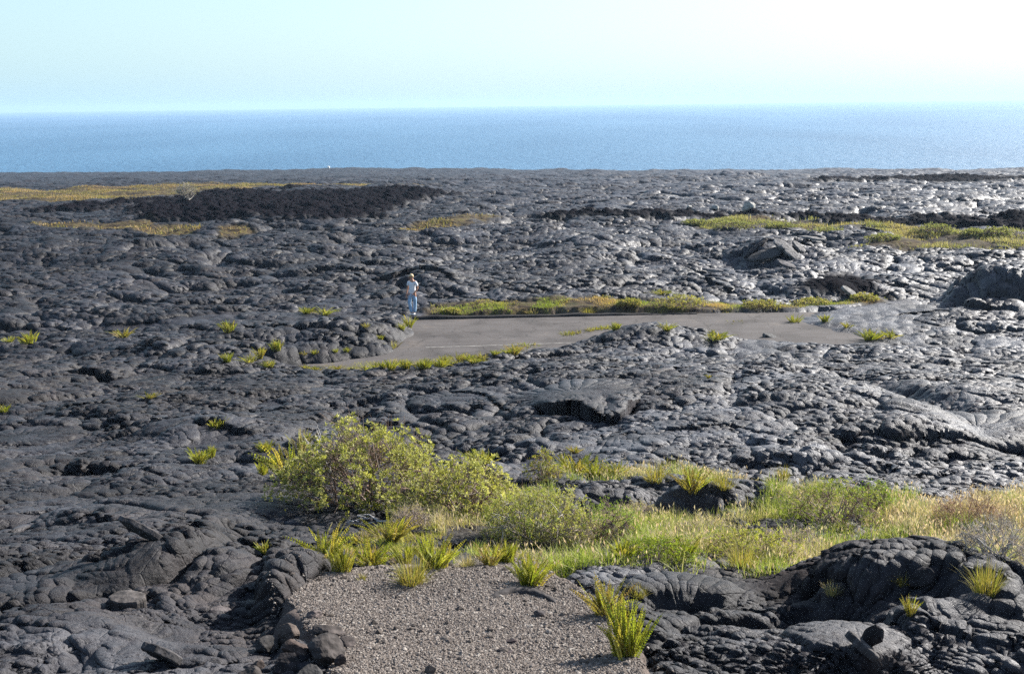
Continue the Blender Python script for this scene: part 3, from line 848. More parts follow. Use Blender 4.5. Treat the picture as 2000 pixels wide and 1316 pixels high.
def blades(r, Pp, H, W, lean, az=None, droop=0.5):
    """thin arching blades; 7 vertices each"""
    n = len(Pp)
    if az is None: az = r.uniform(0, 6.283, n)
    dx = np.cos(az); dy = np.sin(az)
    ts = np.array([0, 0.38, 0.72, 1.0]); V = []
    fa = az + 1.57 + r.uniform(-0.9, 0.9, n)
    sx = np.cos(fa); sy = np.sin(fa)
    for k, t in enumerate(ts):
        off = H * lean * (t * 0.7 + droop * t * t)
        z = H * (t - 0.35 * lean * t * t)
        c = Pp + np.stack([dx * off, dy * off, z], 1)
        w = (W * (1.0, 0.85, 0.55, 0.0)[k] * 0.5)
        if k < 3:
            s = np.stack([sx * w, sy * w, 0 * w], 1)
            V += [c - s, c + s]
        else:
            V += [c]
    V = np.stack(V, 1).reshape(-1, 3)
    i = (np.arange(n) * 7)[:, None]
    q = np.concatenate([i + np.array([[0, 1, 3, 2]]), i + np.array([[2, 3, 5, 4]])])
    t = i + np.array([[4, 5, 6]])
    return V, q, t


def pick(r, pal, n, jit=0.15):
    pal = np.asarray(pal, float)
    w = r.dirichlet(np.ones(len(pal)) * 0.55, n)
    c = w @ pal
    return c * (1 + r.normal(0, jit, (n, 1)))


def sticks(r, A, B, ra, rb, sides=4, bend=0.12):
    """tapered bent twigs from A to B"""
    n = len(A); d = B - A; L = np.linalg.norm(d, axis=1, keepdims=True)
    t = unit(d); u = unit(np.cross(t, np.array([0.3, 0.2, 0.93]))); w = np.cross(t, u)
    mid = (A + B) / 2 + (u * r.normal(0, bend, (n, 1)) + w * r.normal(0, bend, (n, 1))) * L
    rings = []
    for c, rr in ((A, ra), (mid, (ra + rb) / 2), (B, rb)):
        for k in range(sides):
            a = 6.2832 * k / sides
            rings.append(c + (u * math.cos(a) + w * math.sin(a)) * np.broadcast_to(rr, (n,))[:, None])
    V = np.stack(rings, 1).reshape(-1, 3)
    i = (np.arange(n) * 3 * sides)[:, None]; F_ = []
    for s in range(2):
        for k in range(sides):
            k2 = (k + 1) % sides
            F_.append(i + np.array([[s * sides + k, s * sides + k2, (s + 1) * sides + k2, (s + 1) * sides + k]]))
    return V, np.concatenate(F_)


GREEN = [(0.31, 0.32, 0.065), (0.44, 0.42, 0.12), (0.18, 0.19, 0.045), (0.54, 0.50, 0.26)]
FERN = [(0.26, 0.30, 0.035), (0.38, 0.36, 0.05), (0.16, 0.21, 0.025), (0.42, 0.31, 0.08)]
STRAW = [(0.42, 0.33, 0.17), (0.50, 0.36, 0.22), (0.33, 0.30, 0.12), (0.30, 0.34, 0.08), (0.55, 0.42, 0.30)]
TAN = [(0.34, 0.26, 0.08), (0.42, 0.30, 0.11), (0.28, 0.27, 0.06), (0.22, 0.25, 0.05)]
GREY = [(0.38, 0.35, 0.31), (0.50, 0.46, 0.41), (0.26, 0.20, 0.16)]
BROWN = [(0.16, 0.10, 0.075), (0.24, 0.16, 0.12), (0.34, 0.28, 0.24)]


def make_fern(seed, n=26, h=0.36, spread=0.55, base=0.07, pal=FERN, pin=13, pw=0.032):
    r = np.random.default_rng(seed); Vs = []; Fs = []; Cs = []; off = 0
    for k in range(n):
        az = r.uniform(0, 6.283); ln = spread * r.random() ** 0.8; H = h * r.uniform(0.6, 1.08)
        b = np.array([math.cos(az), math.sin(az), 0]) * base * r.random() + np.array([r.normal(0, base * 0.4), r.normal(0, base * 0.4), -0.02])
        t = np.linspace(0.08, 1, pin)
        px_ = b + np.outer(t * 0.75 + 0.45 * t * t, np.array([math.cos(az), math.sin(az), 0]) * ln * H) + np.outer(t - 0.28 * ln * t * t, [0, 0, H])
        px_ = px_ + np.outer(np.sin(t * r.uniform(2, 5) + r.uniform(0, 6)) * t, r.normal(0, 0.035, 3) * H)
        T = unit(np.gradient(px_, axis=0))
        fz = r.uniform(0, 6.283); S = unit(np.cross(T, np.array([math.cos(fz), math.sin(fz), 0.15]))); N_ = np.cross(S, T)
        wd = pw * (np.sin(np.pi * np.clip(t * 0.9 + 0.12, 0, 1)) ** 0.6 * 0.85 + 0.12)
        c = pick(r, pal, 1, 0.12)[0]
        for sgn in (-1, 1):
            D = unit(S * sgn + T * 0.75 + N_ * r.normal(0, 0.2, (pin, 1)))
            V, q = leaf_cards(px_, D, N_ + r.normal(0, 0.25, (pin, 3)), wd, np.full(pin, H / pin * 1.05))
            Vs.append(V); Fs.append(q + off); off += len(V); Cs.append(np.repeat(c[None] * r.uniform(0.8, 1.2, (pin, 1)), 4, 0))
        V, q = sticks(r, px_[:-1:3], px_[np.minimum(np.arange(0, pin - 1, 3) + 3, pin - 1)], 0.0022, 0.0016, 3, 0)
        Vs.append(V); Fs.append(q + off); off += len(V); Cs.append(np.full((len(V), 3), (0.20, 0.14, 0.05)))
    return np.vstack(Vs), np.vstack(Fs), np.vstack(Cs)


def make_tuft(seed, n=140, h=0.35, w=0.006, base=0.06, lean=0.7, pal=TAN):
    r = np.random.default_rng(seed)
    a = r.uniform(0, 6.283, n); rr = base * np.sqrt(r.random(n))
    Pp = np.stack([np.cos(a) * rr, np.sin(a) * rr, np.full(n, -0.02)], 1)
    V, q, t = blades(r, Pp, h * r.uniform(0.5, 1.1, n), np.full(n, w), lean * r.random(n), a + r.normal(0, 0.5, n))
    c = np.repeat(pick(r, pal, n), 7, 0)
    return V, q, t, c


def make_shrub(seed, rx, ry, h, nros, leaf, per, pal, ntwig, twigpal, low=0.25, stem_r=0.012, leafasp=0.42, holes=0.0, upright=0.4):
    """returns (stem mesh arrays, foliage arrays) ; ellipsoidal uneven crown made of leaf rosettes at twig ends"""
    r = np.random.default_rng(seed)
    th = r.uniform(0, 6.283, nros * 3); el = np.arcsin(r.uniform(-0.25, 1.0, nros * 3)); rad = r.uniform(0.45, 1.0, nros * 3) ** 0.5
    D = np.stack([np.cos(th) * np.cos(el), np.sin(th) * np.cos(el), np.sin(el)], 1)
    lump = 0.80 + 0.30 * noise(D[:, 0] * 2.3 + seed, D[:, 1] * 2.3 + D[:, 2] * 1.7, 300 + seed % 50) + 0.16 * noise(D[:, 0] * 6 + seed, D[:, 1] * 6 + D[:, 2] * 5, 301)
    p = D * (rad * lump)[:, None] * np.array([rx, ry, h * (1 - low)]) + np.array([0, 0, h * low])
    keep = (p[:, 2] > 0.03) & (noise(p[:, 0] * 3 / max(rx, 0.2) + 9, p[:, 2] * 3 / max(h, 0.2) + p[:, 1] * 2, 303) > -0.6 + holes)
    p = p[keep][:nros]; n = len(p)
    out = unit(p - np.array([0, 0, h * 0.15])); out[:, 2] += upright; out = unit(out)
    # rosettes
    m = n * per
    ctr = np.repeat(p, per, 0); od = np.repeat(out, per, 0)
    rd = unit(r.normal(0, 1, (m, 3))); D2 = unit(od * 0.75 + rd * 0.85)
    ln = leaf * r.uniform(0.6, 1.15, m)
    V, q = leaf_cards(ctr + rd * leaf * 0.15, D2, od + r.normal(0, 0.35, (m, 3)), ln, ln * leafasp)
    c = pick(r, pal, n, 0.12); c = np.repeat(np.repeat(c, per, 0) * r.uniform(0.8, 1.2, (m, 1)), 4, 0)
    # stems: several trunks, limbs to a sample of the rosettes, fine dead twigs
    nb = 7; bs = np.stack([r.normal(0, rx * 0.12, nb), r.normal(0, ry * 0.12, nb), np.full(nb, -0.03)], 1)
    kn = np.stack([r.uniform(-rx * 0.55, rx * 0.55, nb * 4), r.uniform(-ry * 0.55, ry * 0.55, nb * 4), r.uniform(h * 0.25, h * 0.6, nb * 4)], 1)
    A1 = bs[np.arange(nb * 4) % nb]; s1 = sticks(r, A1, kn, stem_r, stem_r * 0.6, 5, 0.1)
    k = min(n, 260); sel = r.permutation(n)[:k]; e = p[sel]
    near = np.argmin(((e[:, None] - kn[None]) ** 2).sum(-1), 1)
    s2 = sticks(r, kn[near], e, stem_r * 0.4, stem_r * 0.15, 4, 0.08)
    o3 = e[r.integers(0, k, ntwig)] * r.uniform(0.55, 0.95, (ntwig, 1)); L3 = h * r.uniform(0.12, 0.35, (ntwig, 1))
    s3 = sticks(r, o3, o3 + unit(unit(o3) + r.normal(0, 0.6, (ntwig, 3)) + np.array([0, 0, 0.3])) * L3, stem_r * 0.22, stem_r * 0.1, 3, 0.1)
    SV = []; SF = []; SC = []; off = 0
    for (v_, f_) in (s1, s2, s3):
        SV.append(v_); SF.append(f_ + off); off += len(v_)
    SV = np.vstack(SV); SF = np.vstack(SF)
    cc = np.vstack([np.repeat(pick(r, twigpal, nb * 4), 15, 0), np.repeat(pick(r, twigpal, k), 12, 0), np.repeat(pick(r, twigpal, ntwig), 9, 0)])
    return (SV, SF, cc), (V, q, c)


def put_shrub(name, label, cat, px, py, wpx, hpx, seed, nros, leaf, per, pal, ntwig, twigpal, group=None, depth=0.8, **kw):
    X, Y, Z = hz(px, py)
    s = math.hypot(X, Y) / F * 1.02
    rx = wpx * s / 2; h = hpx * s * 1.02
    e = empty(name, (X, Y + rx * depth * 0.5, ground(X, Y + rx * depth * 0.5) - 0.03))
    st, fo = make_shrub(seed, rx, rx * depth, h + 0.03, nros, leaf, per, pal, ntwig, twigpal, **kw)
    o1 = mesh_obj('branches', st[0], st[1], M['twig'], e); add_col(o1, 'tint', st[2])
    o2 = mesh_obj('foliage', fo[0], fo[1], M['leaf'], e, smoothf=False); add_col(o2, 'tint', fo[2])
    tag(e, label, cat, group)
    return e


# --- the big shrubs in the middle
put_shrub('beach_shrub', 'largest bush in the picture, yellow-green leaves over grey bare stems', 'shrub', 705, 1014, 450, 192, 1, 1350, 0.056, 9, GREEN, 1000, BROWN, stem_r=0.016, low=0.24, holes=0.28)
put_shrub('beach_shrub', 'broad bright green shrub between the tallest bush and the grass', 'shrub', 895, 1016, 360, 150, 2, 1150, 0.048, 9, GREEN, 800, BROWN, stem_r=0.014, low=0.16, holes=0.05)
put_shrub('twiggy_shrub', 'grey twiggy half-dead bush with sparse green between the leafy shrub and the grass', 'shrub', 1050, 1070, 290, 128, 3, 1900, 0.028, 6, [(0.32, 0.36, 0.07), (0.40, 0.40, 0.12), (0.34, 0.28, 0.15)], 450, GREY, stem_r=0.010, low=0.3)
put_shrub('leafy_shrub', 'small fine-leaved green bush in the middle of the dry grass', 'shrub', 1180, 1060, 200, 96, 4, 520, 0.024, 6, [(0.20, 0.28, 0.05), (0.28, 0.34, 0.07), (0.13, 0.19, 0.04)], 200, BROWN, stem_r=0.007)
put_shrub('leafy_shrub', 'green spreading bush at the far end of the scrub above the cracked lava mound', 'shrub', 1640, 1030, 260, 104, 5, 700, 0.028, 6, [(0.24, 0.28, 0.05), (0.32, 0.32, 0.09), (0.16, 0.21, 0.04)], 320, BROWN, stem_r=0.008)
put_shrub('leafy_shrub', 'upright dark green bush with pointed shoots beside the cracked lava mound', 'shrub', 1712, 1010, 110, 84, 6, 340, 0.028, 6, [(0.16, 0.24, 0.035), (0.26, 0.32, 0.05)], 120, BROWN, stem_r=0.007, upright=0.9)
put_shrub('leafy_shrub', 'low deep green bush at the edge of the grass just above the grey lava shelf', 'shrub', 1290, 1098, 220, 50, 7, 620, 0.026, 6, [(0.20, 0.26, 0.03), (0.30, 0.33, 0.04), (0.12, 0.17, 0.03)], 200, BROWN, stem_r=0.006)
put_shrub('leafy_shrub', 'yellow-green low bush left of the cracked lava mound', 'shrub', 1480, 1098, 250, 76, 8, 560, 0.026, 6, [(0.28, 0.31, 0.05), (0.38, 0.35, 0.10)], 260, BROWN, stem_r=0.006)
put_shrub('dry_shrub', 'reddish brown dry bush behind the cracked lava mound', 'shrub', 1915, 1045, 230, 95, 9, 300, 0.020, 5, [(0.30, 0.20, 0.12), (0.36, 0.27, 0.14)], 1100, [(0.30, 0.17, 0.11), (0.38, 0.27, 0.20)], stem_r=0.007)
put_shrub('dry_shrub', 'silver-grey leafless bush at the right edge of the picture above the dark boulder', 'shrub', 1965, 1110, 220, 90, 10, 160, 0.018, 5, [(0.42, 0.36, 0.25)], 900, GREY, stem_r=0.006)
put_shrub('leafy_shrub', 'thin straggly green bush behind the large shrubs, under the lava toes', 'shrub', 1060, 955, 90, 80, 12, 260, 0.032, 6, FERN, 160, BROWN, stem_r=0.006)

PINK = [(0.40, 0.32, 0.27), (0.48, 0.40, 0.33), (0.28, 0.22, 0.18)]
for k, (px, py, w_, h_, lab) in enumerate([
    (1010, 1092, 150, 70, 'pinkish dry brush in front of the grey twiggy bush, nearest the gravel'),
    (1110, 1075, 150, 80, 'pale dry brush left of the fine-leaved green bush'),
    (1390, 1062, 190, 60, 'faded pink dry brush in the middle of the scrub below the right dark hump'),
    (1560, 1075, 160, 60, 'pale tan brush touching the left side of the cracked lava mound'),
    (800, 1030, 120, 60, 'low brown brush under the front of the two big leafy shrubs'),
    (1250, 1010, 120, 44, 'thin pink brush between the two dark lava humps')]):
    put_shrub('dry_shrub', lab, 'shrub', px, py, w_, h_, 110 + k, 240, 0.020, 5, [(0.34, 0.31, 0.14), (0.40, 0.33, 0.20)], 750, PINK, stem_r=0.005, low=0.2)

# --- ferns: five clump shapes, copied
PROT = []
for k, (n, h, sp, bs, pn) in enumerate([(34, 0.34, 0.75, 0.08, 19), (28, 0.30, 0.95, 0.07, 18), (42, 0.36, 0.60, 0.09, 20), (22, 0.27, 1.05, 0.05, 17), (32, 0.32, 0.70, 0.09, 18),
                                          (18, 0.33, 0.85, 0.07, 18), (38, 0.30, 1.00, 0.10, 17), (26, 0.37, 0.55, 0.06, 20)]):
    V_, F_, C_ = make_fern(40 + k, int(n * 1.5), h, sp, bs, FERN if k not in (1, 5) else FERN + [(0.36, 0.22, 0.10), (0.30, 0.20, 0.10)], pn, 0.026)
    o = mesh_obj('fern', V_, F_, M['leaf'], smoothf=False); add_col(o, 'tint', C_)
    PROT.append([o, h, 0])


def put(protos, kind, px, py, wpx, hpx, label, cat, group, wref):
    pr = protos[kind]
    X, Y, Z = hz(px, py)
    s = math.hypot(X, Y) / F
    if pr[2] == 0: o = pr[0]
    else:
        o = pr[0].copy(); COL.objects.link(o)
    pr[2] += 1
    o.location = (X, Y, ground(X, Y) - 0.015)
    sz = hpx * s / pr[1] * (1.25 if X * X + Y * Y < 400 else 1.05); sx = wpx * s / wref * (1.12 if X * X + Y * Y < 400 else 0.95)
    sx = max(sx, sz * (0.72 if wpx > 0.6 * hpx else 0.4))
    o.scale = (sx, sx * 0.85, sz); o.rotation_euler = (0, 0, rng.uniform(0, 6.28))
    for k in ('label', 'category', 'group'):
        if k in o: del o[k]
    tag(o, label, cat, group)
    return o


G1 = 'fern clumps around the gravel pad'
near = [
    (1035, 1142, 84, 64, 'bright fern clump standing right on the far edge of the gravel pad'),
    (1182, 1200, 84, 76, 'upright fern clump on the lava right of the gravel, behind the tallest fern'),
    (1222, 1280, 78, 112, 'tallest fern clump, dark green, rooted at the right edge of the gravel pad'),
    (636, 1090, 50, 66, 'yellow-green fern clump at the left end of the fern row beyond the gravel'),
    (668, 1116, 60, 60, 'fern clump with golden stems beside the lava tongue left of the gravel'),
    (760, 1054, 90, 50, 'small fern clump close in front of the tallest bush'),
    (722, 1104, 66, 46, 'low fern clump mixed with brown litter above the lava lip'),
    (790, 1100, 56, 44, 'short fern clump behind the golden grass tuft'),
    (846, 1110, 84, 70, 'tall dense fern clump right behind the golden grass tuft'),
    (955, 1104, 50, 50, 'narrow fern clump left of the one on the gravel edge'),
    (988, 1098, 50, 44, 'pale fern clump between the gravel edge and the twiggy bush'),
    (706, 1062, 40, 26, 'tiny fern sprig left of the small clump under the tallest bush'),
    (520, 1078, 40, 22, 'tiny yellow fern sprig on bare lava left of the fern row'),
    (708, 1132, 26, 14, 'tiny light green sprig at the left rim of the gravel'),
    (1118, 926, 70, 36, 'fern clump at the left of the row under the lava toes'),
    (1160, 930, 60, 34, 'fern clump in the middle of the row under the lava toes'),
    (1206, 930, 54, 30, 'fern clump at the right end of the row under the lava toes'),
    (1350, 960, 60, 50, 'yellow fern clump between the two dark lava humps in the grass'),
    (940, 905, 60, 26, 'small fern behind the broad green shrub'),
    (572, 935, 60, 80, 'dense fern clump at the left foot of the tallest bush'),
    (514, 926, 26, 28, 'small fern left of the tallest bush in a lava crack'),
    (590, 880, 50, 40, 'light green fern under the bare twigs left of the tallest bush'),
    (520, 882, 16, 22, 'single thin fern frond left of the bare twigs'),
    (1220, 1090, 60, 40, 'dark fern clump at the left end of the low deep green bush'),
    (1335, 1092, 60, 44, 'dark fern clump at the right end of the low deep green bush'),
    (1775, 1205, 24, 46, 'thin golden fern growing from the crack at the foot of the cracked lava mound'),
]
for k, (px, py, w_, h_, lab) in enumerate(near):
    put(PROT, k % 8, px, py, w_, h_, lab, 'fern', G1, 0.42)
G2 = 'small green tufts in the cracks of the lava'
mid = [
    (598, 612, 34, 15, 'yellow tuft left of its wider twin on the dark lava left of the person'), (634, 614, 50, 16, 'wide yellow tuft on the dark lava left of the person'),
    (447, 650, 20, 26, 'upright green tuft by itself on the left flow'), (243, 659, 46, 18, 'round yellow tuft alone on smooth grey lava'),
    (56, 671, 46, 22, 'green tuft near the left edge, larger of a pair'), (18, 669, 34, 12, 'flat tuft at the left edge, smaller of a pair'),
    (541, 686, 32, 26, 'bright tuft above the left end of the road'), (507, 700, 24, 28, 'narrow leaning tuft left of the road end'),
    (445, 707, 28, 22, 'outermost tuft left of the road end'), (487, 715, 40, 18, 'low wide tuft just left of the road end'),
    (527, 716, 28, 14, 'smallest tuft touching the left end of the road'), (594, 696, 18, 12, 'speck of green at the foot of the left flow front'),
    (615, 694, 20, 13, 'second speck of green at the foot of the left flow front'), (656, 689, 18, 10, 'third speck of green at the foot of the left flow front'),
    (678, 688, 16, 12, 'fourth speck of green at the foot of the left flow front'), (768, 685, 34, 22, 'pale tuft at the tip of the left flow front on the asphalt'),
    (744, 664, 16, 12, 'tuft halfway up the tip of the left flow'), (800, 642, 20, 34, 'tall tuft below the feet of the person'),
    (784, 646, 20, 18, 'short tuft on the crest of the left flow near the person'), (714, 644, 12, 16, 'thin green shoot on the crest of the left flow'),
    (424, 834, 44, 20, 'yellow-green tuft in the hollow left of the tallest bush'), (388, 906, 46, 28, 'leaning tuft beside the dark lava tube'),
    (414, 892, 18, 22, 'thin shoots behind the leaning tuft'), (290, 778, 40, 12, 'row of small shoots along the long dark fissure'),
    (8, 806, 30, 16, 'small tuft at the left end of the long dark fissure'), (1303, 646, 40, 20, 'yellow tuft on top of the flow covering the road'),
    (1398, 664, 44, 18, 'yellow tuft on the near rim of the right road opening'), (1384, 738, 14, 10, 'green speck on the big flow below the road'),
    (1440, 634, 52, 9, 'thin green weeds growing out of the asphalt'), (1552, 634, 34, 22, 'orange dry tuft at the right end of the open road'),
    (1610, 628, 22, 15, 'orange dry tuft on the smooth slab right of the road'), (1655, 640, 26, 12, 'small dry tuft near the end of the smooth slab'),
    (1700, 664, 60, 22, 'pale dry tuft where the road disappears on the right'), (1740, 660, 40, 18, 'second pale dry tuft where the road disappears'),
    (1290, 574, 40, 9, 'flat green patch of weeds beyond the verge'), (1122, 884, 26, 14, 'small sprig in the lava above the fern row'),
]
for k, (px, py, w_, h_, lab) in enumerate(mid):
    put(PROT, (k * 3) % 8, px, py, w_, h_, lab, 'weed tuft', G2, 0.42)
G3 = 'fern tufts in a row along the near edge of the road'
r = np.random.default_rng(77)
line = [(600, 722), (700, 722), (800, 718), (880, 712), (960, 700), (1030, 684)]
for k in range(30):
    t = k / 29 * 430 + 600 + r.normal(0, 5)
    yy = np.interp(t, [a for a, b in line], [b for a, b in line])
    o = put(PROT, int(r.integers(0, 8)), t, yy + r.uniform(-4, 3), r.uniform(24, 42), r.uniform(10, 24) * (0.55 if t < 700 else 1), 'yellow-green fern tuft in the row along the near edge of the asphalt', 'fern', G3, 0.42)
G4 = 'fern tufts on the crest of the flow across the road'
for k in range(7):
    t = 1108 + k * 15 + r.normal(0, 3)
    put(PROT, int(r.integers(0, 8)), t, 660 - (t - 1108) * 0.17, r.uniform(20, 30), r.uniform(10, 18), 'fern tuft on the crest of the lava that crosses the road', 'fern', G4, 0.42)

# --- grass tufts
TP = []
for k, pal in enumerate([TAN, STRAW, TAN]):
    V_, q_, t_, C_ = make_tuft(60 + k, 240, 0.32, 0.007, 0.10, 0.9, pal)
    o = mesh_obj('grass_tuft', V_, [q_, t_], M['grass'], smoothf=False); add_col(o, 'tint', C_); TP.append([o, 0.30, 0])
G5 = 'dry grass tufts'
for k, (px, py, w_, h_, lab) in enumerate([
    (806, 1138, 110, 56, 'golden arching grass tuft hanging over the far left edge of the gravel'),
    (912, 1106, 56, 26, 'flattened straw tuft on bare lava between two fern clumps'),
    (1246, 1165, 50, 28, 'pale straw tuft on the ropy lava shelf'),
    (1450, 1110, 110, 50, 'wide orange grass tuft at the near edge of the scrub'),
    (1625, 1165, 30, 30, 'thin grass tuft in a crack at the left foot of the lava mound'),
    (1760, 1140, 50, 24, 'sparse straw tuft on top of the cracked lava mound'),
    (1925, 1160, 40, 60, 'dry grass tuft between the lava mound and the dark boulder at the right edge'),
    (1040, 615, 46, 16, 'orange grass tuft on the kerb, left one'), (1150, 615, 44, 18, 'orange grass tuft on the kerb, right one'),
    (1530, 938, 30, 28, 'thin reddish grass tuft behind the scrub'),
    (1880, 1010, 40, 30, 'small straw tuft at the foot of the reddish brown bush'),
    (1280, 940, 90, 34, 'pinkish seeding grass tuft behind the left dark hump'),
    (1410, 950, 70, 26, 'pinkish seeding grass tuft behind the right dark hump')]):
    put(TP, k % 3, px, py, w_, h_, lab, 'grass tuft', G5, 0.5)

# --- verge and far shrubs
G6 = 'bushes along the far verge of the road'
for k, (px, py, w_, h_, lab) in enumerate([
    (1330, 612, 130, 24, 'wide green bush on the far verge, largest along the road'), (880, 614, 50, 8, 'low green weeds at the kerb nearest the person'),
    (1230, 612, 60, 14, 'small olive bush on the verge left of the largest one'), (1490, 606, 90, 16, 'long low bush on the verge beyond the right road opening'),
    (1590, 596, 100, 18, 'green bush at the foot of the broken lava heap'), (1690, 588, 70, 14, 'last small bush at the right end of the verge')]):
    put_shrub('verge_bush', lab, 'bush', px, py, w_, h_, 20 + k, 260, 0.09, 6, [(0.24, 0.26, 0.06), (0.33, 0.30, 0.09), (0.38, 0.30, 0.14)], 60, BROWN, G6, stem_r=0.012, depth=0.6)
G7 = 'distant bushes right of the picture before the dark clinker ridge'
for k, (px, py, w_, h_, lab) in enumerate([
    (1435, 444, 90, 20, 'distant olive bush, leftmost of the row before the dark ridge'), (1360, 442, 50, 12, 'distant low bush at the left end of the far grass'),
    (1620, 452, 80, 20, 'distant green bush above the tilted slab heap'), (1665, 450, 50, 12, 'distant small bush right of the green one'),
    (1730, 470, 70, 16, 'distant sparse bush beside a dark rock in the far grass'), (1832, 460, 86, 26, 'distant rounded bush, tallest of the row before the dark ridge'),
    (1950, 466, 62, 24, 'distant grey-green bush, rightmost of the row'), (1905, 462, 50, 14, 'distant low bush left of the rightmost one'),
    (1525, 446, 60, 10, 'distant flat bush in the pale far grass')]):
    put_shrub('distant_bush', lab, 'bush', px, py, w_ * 1.1, h_ * 0.8, 30 + k, 260, 0.15, 5, [(0.22, 0.24, 0.09), (0.30, 0.28, 0.13), (0.18, 0.19, 0.08)], 160, BROWN, G7, stem_r=0.03, depth=0.8)  # leaf colours lightened to paint in some distance haze


# --- the half-bare tree far left
def bare_tree():
    X, Y, Z = hz(362, 388)
    s = math.hypot(X, Y) / F; H = 34 * s
    e = empty('bare_tree', (X, Y, ground(X, Y) - 0.1)); r = np.random.default_rng(9)
    tr = sticks(r, np.array([[0, 0, 0], [0.02 * H, 0, 0.45 * H], [0.02 * H, 0, 0.45 * H], [0, 0, .2 * H]]), np.array([[0.02 * H, 0, 0.45 * H], [-0.05 * H, 0.1, 0.95 * H], [0.3 * H, 0.2, 0.8 * H], [-.3 * H, 0, .6 * H]]), 0.06 * H / 2, 0.03 * H / 2, 6, 0.05)
    o = mesh_obj('trunk', tr[0], tr[1], M['twig'], e); add_col(o, 'tint', np.tile([0.42, 0.38, 0.33], (len(tr[0]), 1)))
    st, fo = make_shrub(99, 0.75 * H, 0.6 * H, H, 200, 0.13, 4, [(0.20, 0.21, 0.10), (0.30, 0.26, 0.18)], 500, GREY, low=0.4, stem_r=0.035)
    st[0][:, 0] += 0.12 * H; fo[0][:, 0] += 0.12 * H
    o = mesh_obj('limbs', st[0], st[1], M['twig'], e); add_col(o, 'tint', st[2])
    o = mesh_obj('crown', fo[0], fo[1], M['leaf'], e, smoothf=False); add_col(o, 'tint', fo[2])
    tag(e, 'half-bare grey tree leaning alone at the edge of the far left grass', 'tree')
bare_tree()


# --- grass that nobody could count
def field(name, polys, n, h, w, pal, seed, label, thresh=-0.2, freq=0.8, lean=0.8, seedheads=0):
    r = np.random.default_rng(seed); Ps = []
    ar = []
    for pol in polys:
        pol = np.asarray(pol); x, y = pol[:, 0], pol[:, 1]
        ar.append(abs(np.dot(x, np.roll(y, 1)) - np.dot(y, np.roll(x, 1))) / 2)
    for pol, a in zip(polys, ar):
        pol = np.asarray(pol); k = int(n * a / sum(ar)); lo, hi = pol.min(0), pol.max(0)
        pts = r.uniform(lo, hi, (k * 4, 2))
        s = poly_sdf(pol, pts[:, 0], pts[:, 1])
        dd = np.hypot(pts[:, 0], pts[:, 1])
        m = (s > dd * 0.01 * noise(pts[:, 0] * freq * 1.3, pts[:, 1] * freq * 1.3, 401)) & (fbm(pts[:, 0] * freq, pts[:, 1] * freq, 3, 400) > thresh + r.normal(0, 0.12, len(pts)))
        Ps.append(pts[m][:k])
    p = np.vstack(Ps); n = len(p)
    z = height(p[:, 0], p[:, 1])
    hh = h * r.uniform(0.45, 1.15, n) * (0.75 + 0.5 * fbm(p[:, 0] * freq * 1.7, p[:, 1] * freq * 1.7, 2, 402))
    V, q, t = blades(r, np.stack([p[:, 0], p[:, 1], z - 0.02], 1), np.abs(hh), np.full(n, w), lean * r.random(n))
    pal = np.asarray(pal, float); f = np.clip(0.5 + 0.9 * fbm(p[:, 0] * freq * 0.8, p[:, 1] * freq * 0.8, 2, 403) + r.normal(0, 0.18, n), 0, 1) * (len(pal) - 1)
    c = np.stack([np.interp(f, np.arange(len(pal)), pal[:, k]) for k in range(3)], 1) * (1 + r.normal(0, 0.14, (n, 1)))
    C_ = np.repeat(c, 7, 0)
    faces = [q, t]
    if seedheads:
        sel = r.permutation(n)[:seedheads]; tip = V[sel * 7 + 6]
        V2, q2 = leaf_cards(tip - np.array([0, 0, 0.02]), unit(np.tile([0, 0, 1.0], (len(sel), 1)) + r.normal(0, 0.35, (len(sel), 3))), r.normal(0, 1, (len(sel), 3)), np.full(len(sel), 0.06), np.full(len(sel), 0.016))
        q2 = q2 + len(V); V = np.vstack([V, V2]); C_ = np.vstack([C_, np.repeat(pick(r, [(0.55, 0.40, 0.36), (0.60, 0.50, 0.42)], len(sel)), 4, 0)])
        faces = [np.vstack([q, q2]), t]
    o = mesh_obj(name, V, faces, M['grass'], smoothf=False); add_col(o, 'tint', C_)
    tag(o, label, 'grass', kind='stuff')
    return o


MIX = [(0.44, 0.38, 0.22), (0.37, 0.38, 0.11), (0.30, 0.36, 0.07), (0.20, 0.27, 0.05), (0.38, 0.40, 0.09), (0.46, 0.38, 0.26)]
field('grass', [SHRUBLAND], 46000, 0.26, 0.007, MIX, 51, 'mixed dry and green grass filling the scrub between the lava humps', -0.14, 0.8, 0.9, 3200)
field('grass', [BEHIND], 5000, 0.24, 0.007, MIX, 58, 'thin seeding grass behind the two dark lava humps', -0.05, 0.9, 1.0, 900)
DRYP = P([(1700, 1000), (1850, 985), (2080, 960), (2080, 1130), (1940, 1150), (1870, 1095), (1790, 1050)])
field('dry_grass', [DRYP], 14000, 0.28, 0.007, [(0.50, 0.40, 0.30), (0.42, 0.32, 0.20), (0.38, 0.35, 0.28), (0.46, 0.30, 0.18)], 52, 'pale straw grass between the cracked lava mound and the right edge', -0.4, 0.9, 0.9, 2500)
LITTER = P([(620, 1075), (700, 1050), (860, 1040), (900, 1090), (880, 1125), (790, 1120), (690, 1112)])
field('undergrowth', [LITTER], 6000, 0.12, 0.007, [(0.36, 0.24, 0.16), (0.40, 0.36, 0.08), (0.30, 0.34, 0.05)], 53, 'reddish litter and short green growth between the fern clumps', -0.2, 1.6, 1.2)
RV = P([(590, 724), (640, 712), (760, 706), (860, 704), (960, 690), (1030, 678), (1030, 690), (930, 708), (840, 722), (700, 728), (600, 729)], 0.02)
